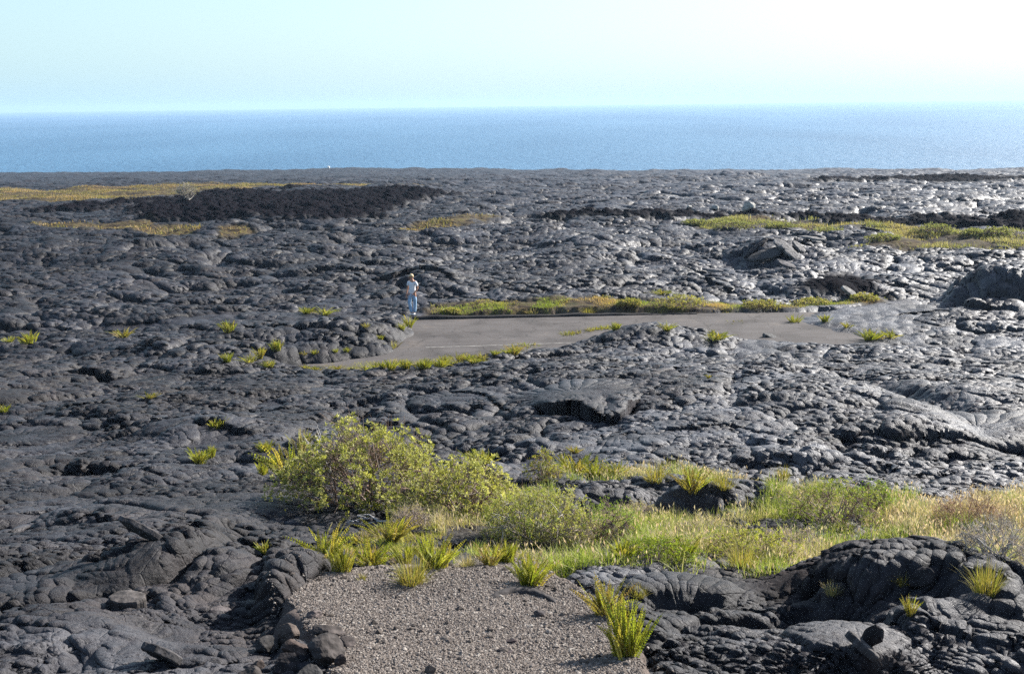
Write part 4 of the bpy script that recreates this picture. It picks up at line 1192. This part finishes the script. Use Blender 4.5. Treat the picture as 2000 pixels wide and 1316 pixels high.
field('verge_grass', [VERGE], 14000, 0.16, 0.018, [(0.48, 0.33, 0.16), (0.42, 0.34, 0.12), (0.30, 0.33, 0.06), (0.24, 0.29, 0.05)], 54, 'straw and green grass on the verge behind the kerb', -0.12, 0.5, 0.8)
field('roadside_grass', [RV], 7000, 0.26, 0.014, [(0.46, 0.36, 0.10), (0.36, 0.36, 0.06), (0.42, 0.40, 0.05)], 55, 'short yellow grass along the near edge of the road', -0.4, 0.9, 0.9)
field('far_grass', GRASSP[:3] + GRASSP[4:], 30000, 0.40, 0.07, [(0.32, 0.21, 0.11), (0.30, 0.22, 0.09), (0.22, 0.21, 0.07), (0.36, 0.25, 0.14)], 56, 'tan grass patches on the old lava far left', 0.0, 0.13, 0.8)
field('far_grass', GRASSP[3:4], 16000, 0.4, 0.05, [(0.38, 0.31, 0.16), (0.30, 0.28, 0.12), (0.24, 0.25, 0.09), (0.36, 0.31, 0.17)], 57, 'pale green grass belt far right before the dark ridge', -0.1, 0.2, 0.8)
print('plants', time.time() - T0)
# ------------------------------------------------------------------ loose rocks and slabs
def ico(sub):
    import bmesh
    bm = bmesh.new(); bmesh.ops.create_icosphere(bm, subdivisions=sub, radius=1.0)
    v = np.array([w_.co[:] for w_ in bm.verts]); f = np.array([[q.index for q in t.verts] for t in bm.faces]); bm.free()
    return v, f


def rock_geo(seed, dims, ncut=9, sub=4, rough=0.05, cut=0.72):
    """angular broken block: a ball shaved by random planes, then roughened"""
    r = np.random.default_rng(seed); v, f = ico(sub)
    for k in range(ncut):
        n = unit(r.normal(0, 1, 3)); c = cut * r.uniform(0.75, 1.15)
        dd = v @ n; v = v - np.clip(dd - c, 0, None)[:, None] * n
    v = v * (1 + rough * (fbm(v[:, 0] * 2.3 + seed, v[:, 1] * 2.3 + v[:, 2] * 1.9, 4, 601)))[:, None]
    v = v + unit(v) * (0.018 * noise(v[:, 0] * 9 + v[:, 2] * 7, v[:, 1] * 9, 602))[:, None]
    v /= np.abs(v).max(0)
    v = v * np.array(dims) / 2
    return v, f


def add_rock(name, label, cat, px, py, wpx, hpx, seed, col, group=None, rot=(0, 0, 0), depth=0.8, sink=0.22, ncut=9, cut=0.72, mat='rock', xyz=None):
    X, Y, Z = hz(px, py) if xyz is None else xyz
    s = math.hypot(X, Y) / F
    w_, h_ = wpx * s, hpx * s
    v, f = rock_geo(seed, (w_, w_ * depth, h_ * 1.15), ncut, 4, cut=cut)
    o = mesh_obj(name, v, f, M[mat], smoothf=False)
    r = np.random.default_rng(seed)
    add_col(o, 'tint', np.array(col)[None] * 0.85 * (0.8 + 0.5 * (fbm(v[:, 0] / w_ * 4, v[:, 2] / w_ * 4 + v[:, 1] / w_ * 3, 3, 603)[:, None] + 0.3)))
    yy = Y + w_ * depth * 0.4
    gx = float(height(np.array([X]), np.array([yy]), np.array([0.02]))[0]) if xyz is None else Z
    if poly_sdf(GRAV, np.array([X]), np.array([yy]))[0] > -0.1: gx = max(gx, float(gravel_z(X, yy)))
    o.location = (X, yy, gx + h_ * (0.5 - sink)); o.rotation_euler = rot
    tag(o, label, cat, group)
    return o


GR = 'broken rocks heaped at the near left corner of the gravel'
for k, (px, py, w_, h_, col, lab, rot) in enumerate([
    (556, 1262, 60, 44, (0.085, 0.066, 0.055), 'tilted reddish brown slab at the back of the rock heap, beside the lava toes', (0.3, -0.5, 0.3)),
    (640, 1246, 78, 30, (0.060, 0.050, 0.046), 'long flat rock lying along the back of the heap against the gravel', (0, 0.1, 0.1)),
    (672, 1266, 46, 26, (0.055, 0.045, 0.042), 'small flat rock half sunk in the gravel right of the heap', (0.1, 0, 0.5)),
    (520, 1280, 56, 38, (0.050, 0.046, 0.044), 'grey block at the left end of the rock heap', (0.1, 0.2, 0.8)),
    (574, 1286, 60, 34, (0.070, 0.050, 0.042), 'reddish brown block in the middle of the heap', (0.2, 0.3, 0.2)),
    (632, 1312, 86, 74, (0.058, 0.050, 0.047), 'largest angular block of the heap, right side lit', (0.15, -0.15, 0.4)),
    (666, 1300, 34, 30, (0.050, 0.040, 0.038), 'small dark chunk leaning on the right side of the largest block', (0.5, 0.2, 1.0)),
    (556, 1314, 66, 46, (0.030, 0.026, 0.027), 'dark rounded rock in front of the reddish brown block', (0, 0.1, 0.2)),
    (500, 1308, 40, 28, (0.055, 0.042, 0.036), 'small brown stone at the left front of the heap', (0.3, 0, 0.9)),
    (600, 1342, 62, 44, (0.055, 0.052, 0.050), 'grey rock at the bottom edge of the picture below the largest block', (0.1, 0.4, 0.1)),
    (484, 1334, 56, 40, (0.050, 0.043, 0.040), 'brownish rock at the bottom edge left of the heap', (0.2, 0.2, 0.4)),
    (612, 1208, 34, 20, (0.16, 0.13, 0.12), 'pale stone where the lava toes meet the gravel', (0.1, 0, 0.4)),
    (1055, 1205, 30, 16, (0.07, 0.06, 0.06), 'dark stone lying by itself on the right half of the gravel', (0.1, 0.2, 0.4)),
    (1000, 1258, 26, 12, (0.06, 0.045, 0.045), 'low dark stone in the middle of the gravel', (0.1, 0.2, 0.4)),
    (986, 1276, 36, 10, (0.05, 0.04, 0.04), 'flattest dark stone in the middle of the gravel, nearer than its neighbour', (0.0, 0.1, 0.1)),
]):
    add_rock('rock', lab, 'rock', px, py, w_, h_, 700 + k, col, GR, rot)


def slab_geo(seed, L, W, T, sub=14, n=7):
    """broken plate of crust: uneven outline, slightly curved, with thickness"""
    r = np.random.default_rng(seed)
    a = np.sort(r.uniform(0, 6.283, n)); rad = r.uniform(0.75, 1.05, n)
    ang = np.linspace(0, 6.283, 56, endpoint=False)
    rr = np.interp(ang, np.r_[a, a[0] + 6.283], np.r_[rad, rad[0]], period=6.283) * (1 + 0.05 * noise(np.cos(ang) * 5 + seed, np.sin(ang) * 5, 610))
    V = []; rings = [0.0, 0.4, 0.75, 0.95, 1.0]
    up_, dn = [], []
    for sgn in (1, -1):
        for q in rings[1:]:
            x_ = np.cos(ang) * rr * q * L / 2; y_ = np.sin(ang) * rr * q * W / 2
            z_ = sgn * T / 2 * (1 - 0.25 * (q == 1.0)) + 0.035 * L * (1 - q * q) + 0.02 * L * noise(x_ / L * 6 + seed, y_ / L * 6, 611)
            V.append(np.stack([x_, y_, z_], 1))
        V.append(np.array([[0, 0, sgn * T / 2 + 0.035 * L]]))
    m = 56; nr = 4; F4 = []; F3 = []
    base2 = nr * m + 1
    for side, b0_ in ((0, 0), (1, base2)):
        for q in range(nr - 1):
            for i in range(m):
                j = (i + 1) % m; f = (b0_ + q * m + i, b0_ + (q + 1) * m + i, b0_ + (q + 1) * m + j, b0_ + q * m + j)
                F4.append(f if side == 0 else f[::-1])
        for i in range(m):
            j = (i + 1) % m; f = (b0_ + nr * m, b0_ + i, b0_ + j); F3.append(f if side == 0 else f[::-1])
    for i in range(m):
        j = (i + 1) % m
        F4.append((3 * m + i, base2 + 3 * m + i, base2 + 3 * m + j, 3 * m + j))
    return np.vstack(V), [np.array(F4), np.array(F3)]


def add_slab(label, px, py, Lpx, Wpx, T, seed, rot, col, group=None, lift=0.3, cat='rock plate', name='crust_plate'):
    X, Y, Z = hz(px, py); s = math.hypot(X, Y) / F
    V, fs = slab_geo(seed, Lpx * s, Wpx * s, T)
    o = mesh_obj(name, V, fs, M['rock'], smoothf=False)
    add_col(o, 'tint', np.array(col)[None] * (0.85 + 0.4 * fbm(V[:, 0] * 5 / (Lpx * s), V[:, 1] * 5 / (Lpx * s), 3, 604)[:, None]))
    o.location = (X, Y, Z + lift * Wpx * s); o.rotation_euler = rot
    tag(o, label, cat, group)
    return o


M['rock'].node_tree.nodes  # slabs share the rough rock surface
R_ = math.radians
GS = 'broken plates of lava crust'
add_slab('upturned plate of crust leaning over the dark hollow, upper edge catching the light', 285, 1050, 120, 46, 0.05, 801, (R_(-50), R_(24), R_(-12)), (0.075, 0.068, 0.066), GS, 0.25)
add_slab('thick pale block lying in front of the fan of ropes', 250, 1182, 92, 60, 0.10, 802, (R_(4), R_(3), R_(-4)), (0.085, 0.075, 0.070), GS, 0.10)
add_slab('tilted plate standing on the smooth lava at the bottom left', 318, 1290, 90, 60, 0.05, 803, (R_(-30), R_(38), R_(20)), (0.075, 0.07, 0.07), GS, 0.25)
add_rock('rock', 'dark fang-shaped rock standing on end in the near lava on the right', 'rock', 1706, 1268, 40, 78, 804, (0.028, 0.025, 0.026), None, (R_(8), R_(24), R_(-15)), 0.5, 0.2, 16, 0.5)
add_slab('smooth light plate leaning against the dark fang-shaped rock', 1682, 1268, 80, 44, 0.05, 805, (R_(-20), R_(35), R_(-30)), (0.085, 0.078, 0.075), GS, 0.2)
add_slab('triangular dark plate standing on top of the cracked lava mound', 1800, 1140, 60, 44, 0.05, 806, (R_(50), R_(-20), R_(10)), (0.03, 0.027, 0.028), GS, 0.3)
add_slab('pale flat plate among the toes left of the gravel', 432, 1196, 44, 26, 0.04, 807, (0.1, 0.1, 0.1), (0.14, 0.12, 0.115), GS, 0.12)
for k, (px, py, L_, W_, ro, lab) in enumerate([
    (1500, 508, 96, 46, (20, -14, 8), 'big smooth plate facing the camera on the broken heap'),
    (1532, 492, 60, 40, (22, 34, -20), 'bright upper plate in the middle of the broken heap'),
    (1544, 502, 56, 36, (24, 36, -10), 'bright lower plate in the middle of the broken heap'),
    (1560, 490, 50, 30, (26, 40, 0), 'bright narrow plate on the right slope of the broken heap'),
    (1476, 492, 80, 30, (-20, -30, 30), 'dark plate forming the left ridge of the broken heap'),
    (1536, 524, 50, 30, (18, 20, 0), 'small plate below the broken heap'),
    (1590, 472, 60, 24, (6, 10, 0), 'pale plate behind the broken heap to the right'),
    (1392, 532, 60, 16, (2, 8, 0), 'long pale plate lying left of the broken heap'),
    (1660, 580, 50, 36, (20, 34, 0), 'glinting plate on the dark rubble heap beyond the verge'),
    (1506, 664, 40, 22, (16, 20, 0), 'small grey plate on the near rim of the right road opening'),
    (1700, 452, 50, 16, (-8, 10, 0), 'dark plate poking out of the far grass'),
]):
    add_slab(lab, px, py, L_ * 0.85, W_ * 0.8, 0.13, 820 + k, tuple(R_(a) for a in ro), {0: (0.06, 0.056, 0.055), 1: (0.19, 0.18, 0.175), 2: (0.16, 0.152, 0.148), 3: (0.18, 0.17, 0.165), 4: (0.024, 0.02, 0.022), 5: (0.13, 0.12, 0.12), 6: (0.2, 0.19, 0.18), 7: (0.18, 0.17, 0.17), 8: (0.2, 0.19, 0.18), 9: (0.12, 0.115, 0.11), 10: (0.024, 0.02, 0.022)}.get(k, (0.07, 0.066, 0.064)), 'plates of crust on the distant heaps', 0.30)  # bright plates: raised albedo paints in their sunlit glint

# curved lip of crust showing through the gravel
def crust_lip():
    n = 40; m = 8; V = []
    A = [hz(px, py) for px, py in ((958, 1166), (1000, 1154), (1045, 1158), (1090, 1178))]
    A = np.array(A)[:, :2]; t = np.linspace(0, 3, n)
    cx = np.interp(t, range(4), A[:, 0]); cy = np.interp(t, range(4), A[:, 1]) - 0.05
    cx = np.convolve(np.pad(cx, 4, 'edge'), np.ones(9) / 9, 'valid'); cy = np.convolve(np.pad(cy, 4, 'edge'), np.ones(9) / 9, 'valid')
    for k in range(n):
        w_ = math.sin(math.pi * (k + 0.5) / n) ** 0.5
        z0 = float(gravel_z(cx[k], cy[k]))
        jj = 0.006 * float(noise(np.array([k * 0.6]), np.array([2.2]), 7)[0])
        for (dy, dz) in ((-0.012, -0.03), (-0.020, 0.018), (-0.008, 0.038), (0.02, 0.042), (0.06, 0.034), (0.11, 0.016), (0.16, -0.01), (0.10, -0.04)):
            V.append((cx[k], cy[k] + dy * (0.5 + 0.5 * w_) + jj, z0 + (dz + jj) * w_ - 0.006))
    Fq = [(k * m + j, (k + 1) * m + j, (k + 1) * m + (j + 1) % m, k * m + (j + 1) % m) for k in range(n - 1) for j in range(m)]
    o = mesh_obj('crust_lip', V, np.array(Fq), M['rock']); add_col(o, 'tint', np.tile([0.042, 0.037, 0.036], (len(V), 1)))
    tag(o, 'curved lip of dark crust showing through the gravel near its right far edge', 'lava crust')
crust_lip()

# pale boulders far off, and the white speck on the headland
for k, (px, py, w_, h_, lab) in enumerate([
    (1466, 414, 24, 20, 'tallest pale boulder on the far lava right of centre'), (1456, 414, 12, 14, 'pale boulder touching the left side of the tallest one'),
    (1399, 412, 18, 9, 'low pale boulder left of the tall pale pair'), (1346, 412, 12, 5, 'smallest pale boulder, leftmost on the far lava')]):
    add_rock('pale_boulder', lab, 'boulder', px, py, w_, h_, 900 + k, (0.42, 0.40, 0.36), 'pale boulders on the far lava', (0.1, 0.1, k), 0.9, 0.1, 12, 0.8)


def beacon():
    X, Y = coast(np.array([-90.0]))[0] * np.array([0, 1.0])
    d_ = ray(642, 330); k_ = d_[0] / d_[1]
    Y = float(coast(np.array([k_ * 530]))[0]) - 6; X = k_ * Y
    z = ground(X, Y)
    e = empty('white_hut', (X, Y, z))
    m_ = mat_plain('white_paint', (0.8, 0.8, 0.78), 0.6, 0.3, 0.05)
    w_, h_ = 0.5, 0.7
    v = [(-w_, -w_, -0.5), (w_, -w_, -0.5), (w_, w_, -0.5), (-w_, w_, -0.5), (-w_, -w_, h_), (w_, -w_, h_), (w_, w_, h_), (-w_, w_, h_)]
    f = np.array([(0, 1, 5, 4), (1, 2, 6, 5), (2, 3, 7, 6), (3, 0, 4, 7), (4, 5, 6, 7)])
    mesh_obj('wall', v, f, m_, e, False)
    v = [(-w_ - .15, -w_ - .15, h_ + .003), (w_ + .15, -w_ - .15, h_ + .003), (w_ + .15, w_ + .15, h_ + .003), (-w_ - .15, w_ + .15, h_ + .003), (0, 0, h_ + 0.4)]
    mesh_obj('roof', v, [np.array([(0, 1, 4), (1, 2, 4), (2, 3, 4), (3, 0, 4)]), np.array([(3, 2, 1, 0)])], m_, e, False)
    tag(e, 'tiny white hut on the headland against the sea', 'hut')
beacon()
print('things', time.time() - T0)


def dead_branches(px0, py0, pts, label, seed):
    """bare grey branch: main limbs with forked twigs"""
    X, Y, Z = hz(px0, py0); s = math.hypot(X, Y) / F
    e = empty('dead_branch', (X, Y, Z)); r = np.random.default_rng(seed)
    A = []; B = []
    for (dx, dz) in pts:
        tip = np.array([dx * s, r.uniform(-0.1, 0.15), dz * s]); A.append(np.zeros(3)); B.append(tip)
        for t in (0.45, 0.6, 0.75, 0.88):
            b0 = tip * t; L_ = np.linalg.norm(tip) * (1 - t) * r.uniform(0.7, 1.3)
            A.append(b0); B.append(b0 + unit(unit(tip) + r.normal(0, 0.5, 3)) * L_)
    A = np.array(A); B = np.array(B); n = len(A)
    v, f = sticks(r, A, B, np.where(np.arange(n) % 5 == 0, 0.013, 0.007), 0.003, 5, 0.08)
    o = mesh_obj('twigs', v, f, M['twig'], e); add_col(o, 'tint', np.tile([0.50, 0.46, 0.42], (len(v), 1)))
    tag(e, label, 'branch', 'bare branches at the left side of the tallest bush')
dead_branches(650, 930, [(-30, 95), (-52, 78), (20, 100), (48, 84)], 'bare grey forked branch rising above the left side of the tallest bush', 5)
dead_branches(640, 985, [(-52, -6), (-38, 26), (-60, 14)], 'bare grey stems splayed low at the left foot of the tallest bush', 6)
dead_branches(740, 1018, [(-70, -4), (-46, 8), (40, 4)], 'thin fallen grey twigs on the dark ground under the tallest bush', 7)
# ------------------------------------------------------------------ the person on the kerb
def skinned(name, joints, edges, radii, mat, parent, sub=2, root=0):
    me = bpy.data.meshes.new(name + '_skeleton')
    me.from_pydata([tuple(j) for j in joints], edges, [])
    tmp = bpy.data.objects.new(name + '_skeleton', me); COL.objects.link(tmp)
    md = tmp.modifiers.new('skin', 'SKIN'); md.use_smooth_shade = True; md.branch_smoothing = 0.4
    for k, sv in enumerate(me.skin_vertices[0].data):
        r_ = radii[k]; sv.radius = r_ if isinstance(r_, tuple) else (r_, r_); sv.use_root = (k == root)
    ss = tmp.modifiers.new('sub', 'SUBSURF'); ss.levels = sub; ss.render_levels = sub
    dg = bpy.context.evaluated_depsgraph_get(); dg.update()
    out = bpy.data.meshes.new_from_object(tmp.evaluated_get(dg)); out.name = name
    bpy.data.objects.remove(tmp)
    out.materials.clear(); out.materials.append(mat)
    for p_ in out.polygons: p_.use_smooth = True
    o = bpy.data.objects.new(name, out); COL.objects.link(o); o.parent = parent
    return o


def person():
    X, Y = onplane(806, 617, 0.12)
    s = math.hypot(X, Y) / F
    e = empty('person', (X, 46.05, 0.12), R_(-24))
    skin = mat_plain('skin', (0.45, 0.24, 0.16), 0.6, 0.3, 0.08)
    shirt = mat_plain('white_cotton', (0.78, 0.79, 0.82), 0.85, 0.2, 0.06)
    jeans = mat_plain('pale_denim', (0.30, 0.44, 0.60), 0.9, 0.15, 0.15)
    hair = mat_plain('blond_hair', (0.55, 0.42, 0.24), 0.6, 0.3, 0.2, 40)
    shoe = mat_plain('white_shoe', (0.75, 0.75, 0.74), 0.6, 0.3, 0.05)
    dark = mat_plain('eye', (0.02, 0.015, 0.012), 0.3, 0.5, 0.0)
    # figure faces the camera, turned a little to the picture's left; x to the right of the picture, -y towards the camera
    J = [(0, 0, 0.96), (0.0, 0.0, 1.10), (0.0, -0.01, 1.28), (0.0, 0.0, 1.43), (-0.01, -0.01, 1.52), (-0.02, -0.03, 1.60), (-0.03, -0.035, 1.69),   # 0 pelvis..6 crown
         (-0.17, 0, 1.41), (-0.225, -0.01, 1.13), (-0.235, -0.09, 0.90), (-0.23, -0.12, 0.83),                                            # 7-10 picture-left arm
         (0.17, 0, 1.41), (0.235, 0.03, 1.14), (0.16, -0.13, 0.96), (0.11, -0.17, 0.91),                                                     # 11-14 picture-right arm, hand to the hip
         (-0.10, 0, 0.90), (-0.115, -0.10, 0.50), (-0.03, -0.04, 0.10), (-0.045, -0.15, 0.035),                                               # 15-18 leg
         (0.10, 0, 0.90), (0.10, 0.02, 0.50), (0.06, 0.03, 0.10), (0.05, -0.09, 0.035)]
    E = [(0, 1), (1, 2), (2, 3), (3, 4), (4, 5), (5, 6), (3, 7), (7, 8), (8, 9), (9, 10), (3, 11), (11, 12), (12, 13), (13, 14),
         (0, 15), (15, 16), (16, 17), (17, 18), (0, 19), (19, 20), (20, 21), (21, 22)]
    Rr = [(0.15, 0.10), (0.135, 0.095), (0.15, 0.105), (0.11, 0.08), 0.052, (0.075, 0.092), (0.062, 0.078),
          0.055, 0.042, 0.030, (0.034, 0.020), 0.055, 0.042, 0.030, (0.034, 0.020),
          0.085, 0.057, 0.038, 0.038, 0.085, 0.057, 0.038, 0.038]
    # fingers: five short chains on each hand
    for (w_, dr) in ((10, np.array([0.0, -0.10, -1.0])), (14, np.array([-0.75, -0.35, -0.55]))):
        dr = dr / np.linalg.norm(dr); side = np.cross(dr, [0, 0, 1.0]) if abs(dr[2]) < 0.9 else np.array([0, 1.0, 0]); side = side / np.linalg.norm(side)
        wp = np.array(J[w_])
        for q, (off, ln) in enumerate(((-0.027, 0.060), (-0.009, 0.072), (0.009, 0.078), (0.026, 0.068))):
            a_ = wp + side * off + dr * 0.045; b_ = a_ + dr * ln * 0.55 + np.array([0, -0.006, 0]); c_ = b_ + dr * ln * 0.45 + np.array([0.004, -0.018, 0])
            k = len(J); J += [tuple(a_), tuple(b_), tuple(c_)]; E += [(w_, k), (k, k + 1), (k + 1, k + 2)]; Rr += [0.0105, 0.0095, 0.008]
        a_ = wp + side * -0.045 + dr * 0.012; b_ = a_ + side * -0.018 + dr * 0.035; k = len(J)
        J += [tuple(a_), tuple(b_)]; E += [(w_, k), (k, k + 1)]; Rr += [0.013, 0.010]
    body = skinned('body', J, E, Rr, skin, e, 2)
    hd = np.array([-0.022, -0.035, 1.625])
    # face, turned towards the picture's left
    fa = R_(28); fwd = np.array([-math.sin(fa), -math.cos(fa), 0]); sd_ = np.array([math.cos(fa), -math.sin(fa), 0])
    v, f = ico(2)
    for sg in (-1, 1):
        mesh_obj('eye', v * 0.011 + hd + fwd * 0.078 + sd_ * 0.03 * sg + np.array([0, 0, 0.015]), f, dark, e)
        mesh_obj('ear', v * np.array([0.012, 0.02, 0.03]) + hd + sd_ * 0.075 * sg, f, skin, e)
    mesh_obj('nose', v * np.array([0.012, 0.017, 0.022]) + hd + fwd * 0.092 + np.array([0, 0, -0.012]), f, skin, e)
    mesh_obj('mouth', v * np.array([0.024, 0.010, 0.006]) + hd + fwd * 0.080 + np.array([0, 0, -0.048]), f, mat_plain('lips', (0.35, 0.12, 0.10), 0.5, 0.3, 0), e)
    v, f = ico(3); hv = v * np.array([0.094, 0.108, 0.105])
    back = v @ (-fwd); hv = hv * (1 + 0.06 * noise(v[:, 0] * 5, v[:, 1] * 5 + v[:, 2] * 5, 9))[:, None]
    hv[:, 2] = np.where((v[:, 2] < 0.1) & (back < 0.1), 0.012 + 0.02 * v[:, 2], hv[:, 2])
    hv[:, 2] = np.maximum(hv[:, 2], -0.055)
    mesh_obj('hair', hv + hd + np.array([0, 0, 0.028]) - fwd * 0.012, f, hair, e)
    # shirt: torso and short sleeves
    J2 = [(0, 0, 0.88), (0.0, 0.0, 1.10), (0.0, -0.01, 1.28), (0.0, 0.0, 1.42), (-0.005, -0.005, 1.475), (-0.165, 0, 1.405), (-0.215, -0.005, 1.22), (0.165, 0, 1.405), (0.225, 0.02, 1.22)]
    E2 = [(0, 1), (1, 2), (2, 3), (3, 4), (3, 5), (5, 6), (3, 7), (7, 8)]
    skinned('shirt', J2, E2, [(0.165, 0.125), (0.150, 0.12), (0.155, 0.125), (0.115, 0.10), (0.07, 0.07), 0.070, 0.064, 0.070, 0.064], shirt, e, 2, 1)
    J3 = [(0, 0, 0.97), (0, 0, 0.90), (-0.10, 0, 0.86), (-0.115, -0.10, 0.50), (-0.035, -0.045, 0.09), (0.10, 0, 0.86), (0.10, 0.02, 0.50), (0.06, 0.02, 0.09)]
    E3 = [(0, 1), (1, 2), (2, 3), (3, 4), (1, 5), (5, 6), (6, 7)]
    skinned('trousers', J3, E3, [(0.155, 0.115), (0.155, 0.12), 0.100, 0.070, 0.076, 0.100, 0.070, 0.076], jeans, e, 2, 0)
    for (a, b) in (((-0.035, -0.03, 0.05), (-0.05, -0.19, 0.04)), ((0.06, 0.05, 0.05), (0.05, -0.12, 0.04))):
        skinned('shoe', [a, tuple((np.array(a) + np.array(b)) / 2), b], [(0, 1), (1, 2)], [(0.05, 0.05), (0.05, 0.045), (0.045, 0.035)], shoe, e, 2)
    tag(e, 'person with short fair hair, white t-shirt and pale blue jeans standing on the kerb', 'person')
    e.scale = (1.03, 1.03, 1.03)
person()
print('person', time.time() - T0)
# ------------------------------------------------------------------ light, sky, air, camera
SUN_AZ = math.radians(54)      # to the right of straight ahead
SUN_EL = math.radians(31)
w = bpy.data.worlds.new('World'); sc.world = w; w.use_nodes = True
nt = w.node_tree; nt.nodes.clear()
sky = nt.nodes.new('ShaderNodeTexSky'); sky.sky_type = 'NISHITA'; sky.sun_disc = False
sky.sun_elevation = SUN_EL; sky.sun_rotation = SUN_AZ
sky.air_density = 1.0; sky.dust_density = 0.8; sky.ozone_density = 1.0; sky.altitude = 40
bg = nt.nodes.new('ShaderNodeBackground'); bg.inputs['Strength'].default_value = SKY_STRENGTH
ow = nt.nodes.new('ShaderNodeOutputWorld')
tcw = node(nt, 'ShaderNodeTexCoord'); spw = node(nt, 'ShaderNodeSeparateXYZ'); nt.links.new(tcw.outputs['Generated'], spw.inputs[0])
# pale sea haze low in the sky, thinning upwards, whiter towards the sun
up_ = mth(nt, 'MAXIMUM', spw.outputs[2], 0.0)
hf = mth(nt, 'MULTIPLY', mth(nt, 'POWER', 2.718, mth(nt, 'MULTIPLY', up_, -4.5)), 0.97)
az_ = mth(nt, 'ADD', mth(nt, 'MULTIPLY', spw.outputs[0], math.sin(SUN_AZ)), mth(nt, 'MULTIPLY', spw.outputs[1], math.cos(SUN_AZ)))
hc = ramp(nt, mth(nt, 'ADD', mth(nt, 'MULTIPLY', az_, 0.5), 0.5), [(0.0, (0.20, 0.31, 0.39)), (0.62, (0.36, 0.54, 0.62)), (0.80, (0.43, 0.59, 0.65)), (0.97, (0.50, 0.64, 0.68))])
sc10 = mixc(nt, 1.0, hc, (SKY_HAZE,) * 3, 'MULTIPLY')
skc = mixc(nt, hf, sky.outputs[0], sc10)
nt.links.new(skc, bg.inputs[0]); nt.links.new(bg.outputs[0], ow.inputs[0])
ld = bpy.data.lights.new('sun', 'SUN'); ld.energy = SUN_STRENGTH; ld.angle = math.radians(0.53); ld.color = (1.0, 0.96, 0.90)
lo_ = bpy.data.objects.new('sun', ld); COL.objects.link(lo_)
sd = Vector((math.sin(SUN_AZ) * math.cos(SUN_EL), math.cos(SUN_AZ) * math.cos(SUN_EL), math.sin(SUN_EL)))
lo_.rotation_euler = sd.to_track_quat('Z', 'Y').to_euler(); lo_.location = (60, 30, 60)

if HAZE > 0:
    hm, hnt, HN, HL = newmat('haze_air')
    ho = node(hnt, 'ShaderNodeOutputMaterial'); pv = node(hnt, 'ShaderNodeVolumePrincipled')
    pv.inputs['Color'].default_value = (0.46, 0.62, 0.80, 1); pv.inputs['Density'].default_value = HAZE; pv.inputs['Anisotropy'].default_value = 0.15
    HL.new(pv.outputs[0], ho.inputs['Volume'])
    x0, x1, y0, y1, z0, z1 = -10500, 10500, -60, 12300, SEA - 6, 30
    v = [(x, y, z) for z in (z0, z1) for y in (y0, y1) for x in (x0, x1)]
    fcs = np.array([(0, 2, 3, 1), (4, 5, 7, 6), (0, 1, 5, 4), (2, 6, 7, 3), (0, 4, 6, 2), (1, 3, 7, 5)])
    hzb = mesh_obj('haze', v, fcs, hm, smoothf=False)
    tag(hzb, 'thin bluish sea haze over the lava plain', 'haze', kind='stuff')

cam = bpy.data.cameras.new('camera'); co = bpy.data.objects.new('camera', cam); COL.objects.link(co)
cam.sensor_width = 36; cam.lens = F / 2000 * 36; cam.clip_start = 0.1; cam.clip_end = 40000
mtx = Matrix(((rt[0], up[0], -fw[0], 0), (rt[1], up[1], -fw[1], 0), (rt[2], up[2], -fw[2], ZC), (0, 0, 0, 1)))
co.matrix_world = mtx
sc.camera = co
vs = sc.view_settings; sc.display_settings.display_device = 'sRGB'
vs.view_transform = 'Standard'; vs.look = 'None'; vs.gamma = 1; vs.exposure = EXPOSURE; vs.use_curve_mapping = False
sc.render.engine = 'CYCLES'
sc.cycles.use_denoising = DENOISE
sc.cycles.max_bounces = 5; sc.cycles.diffuse_bounces = 3; sc.cycles.glossy_bounces = 2; sc.cycles.transmission_bounces = 3
sc.cycles.volume_bounces = 1; sc.cycles.transparent_max_bounces = 6
sc.cycles.sample_clamp_indirect = 1.5; sc.cycles.sample_clamp_direct = 2.5; sc.cycles.caustics_reflective = False; sc.cycles.caustics_refractive = False
sc.render.resolution_x = 1024; sc.render.resolution_y = 673
print('script done', round(time.time() - T0, 1), 's')
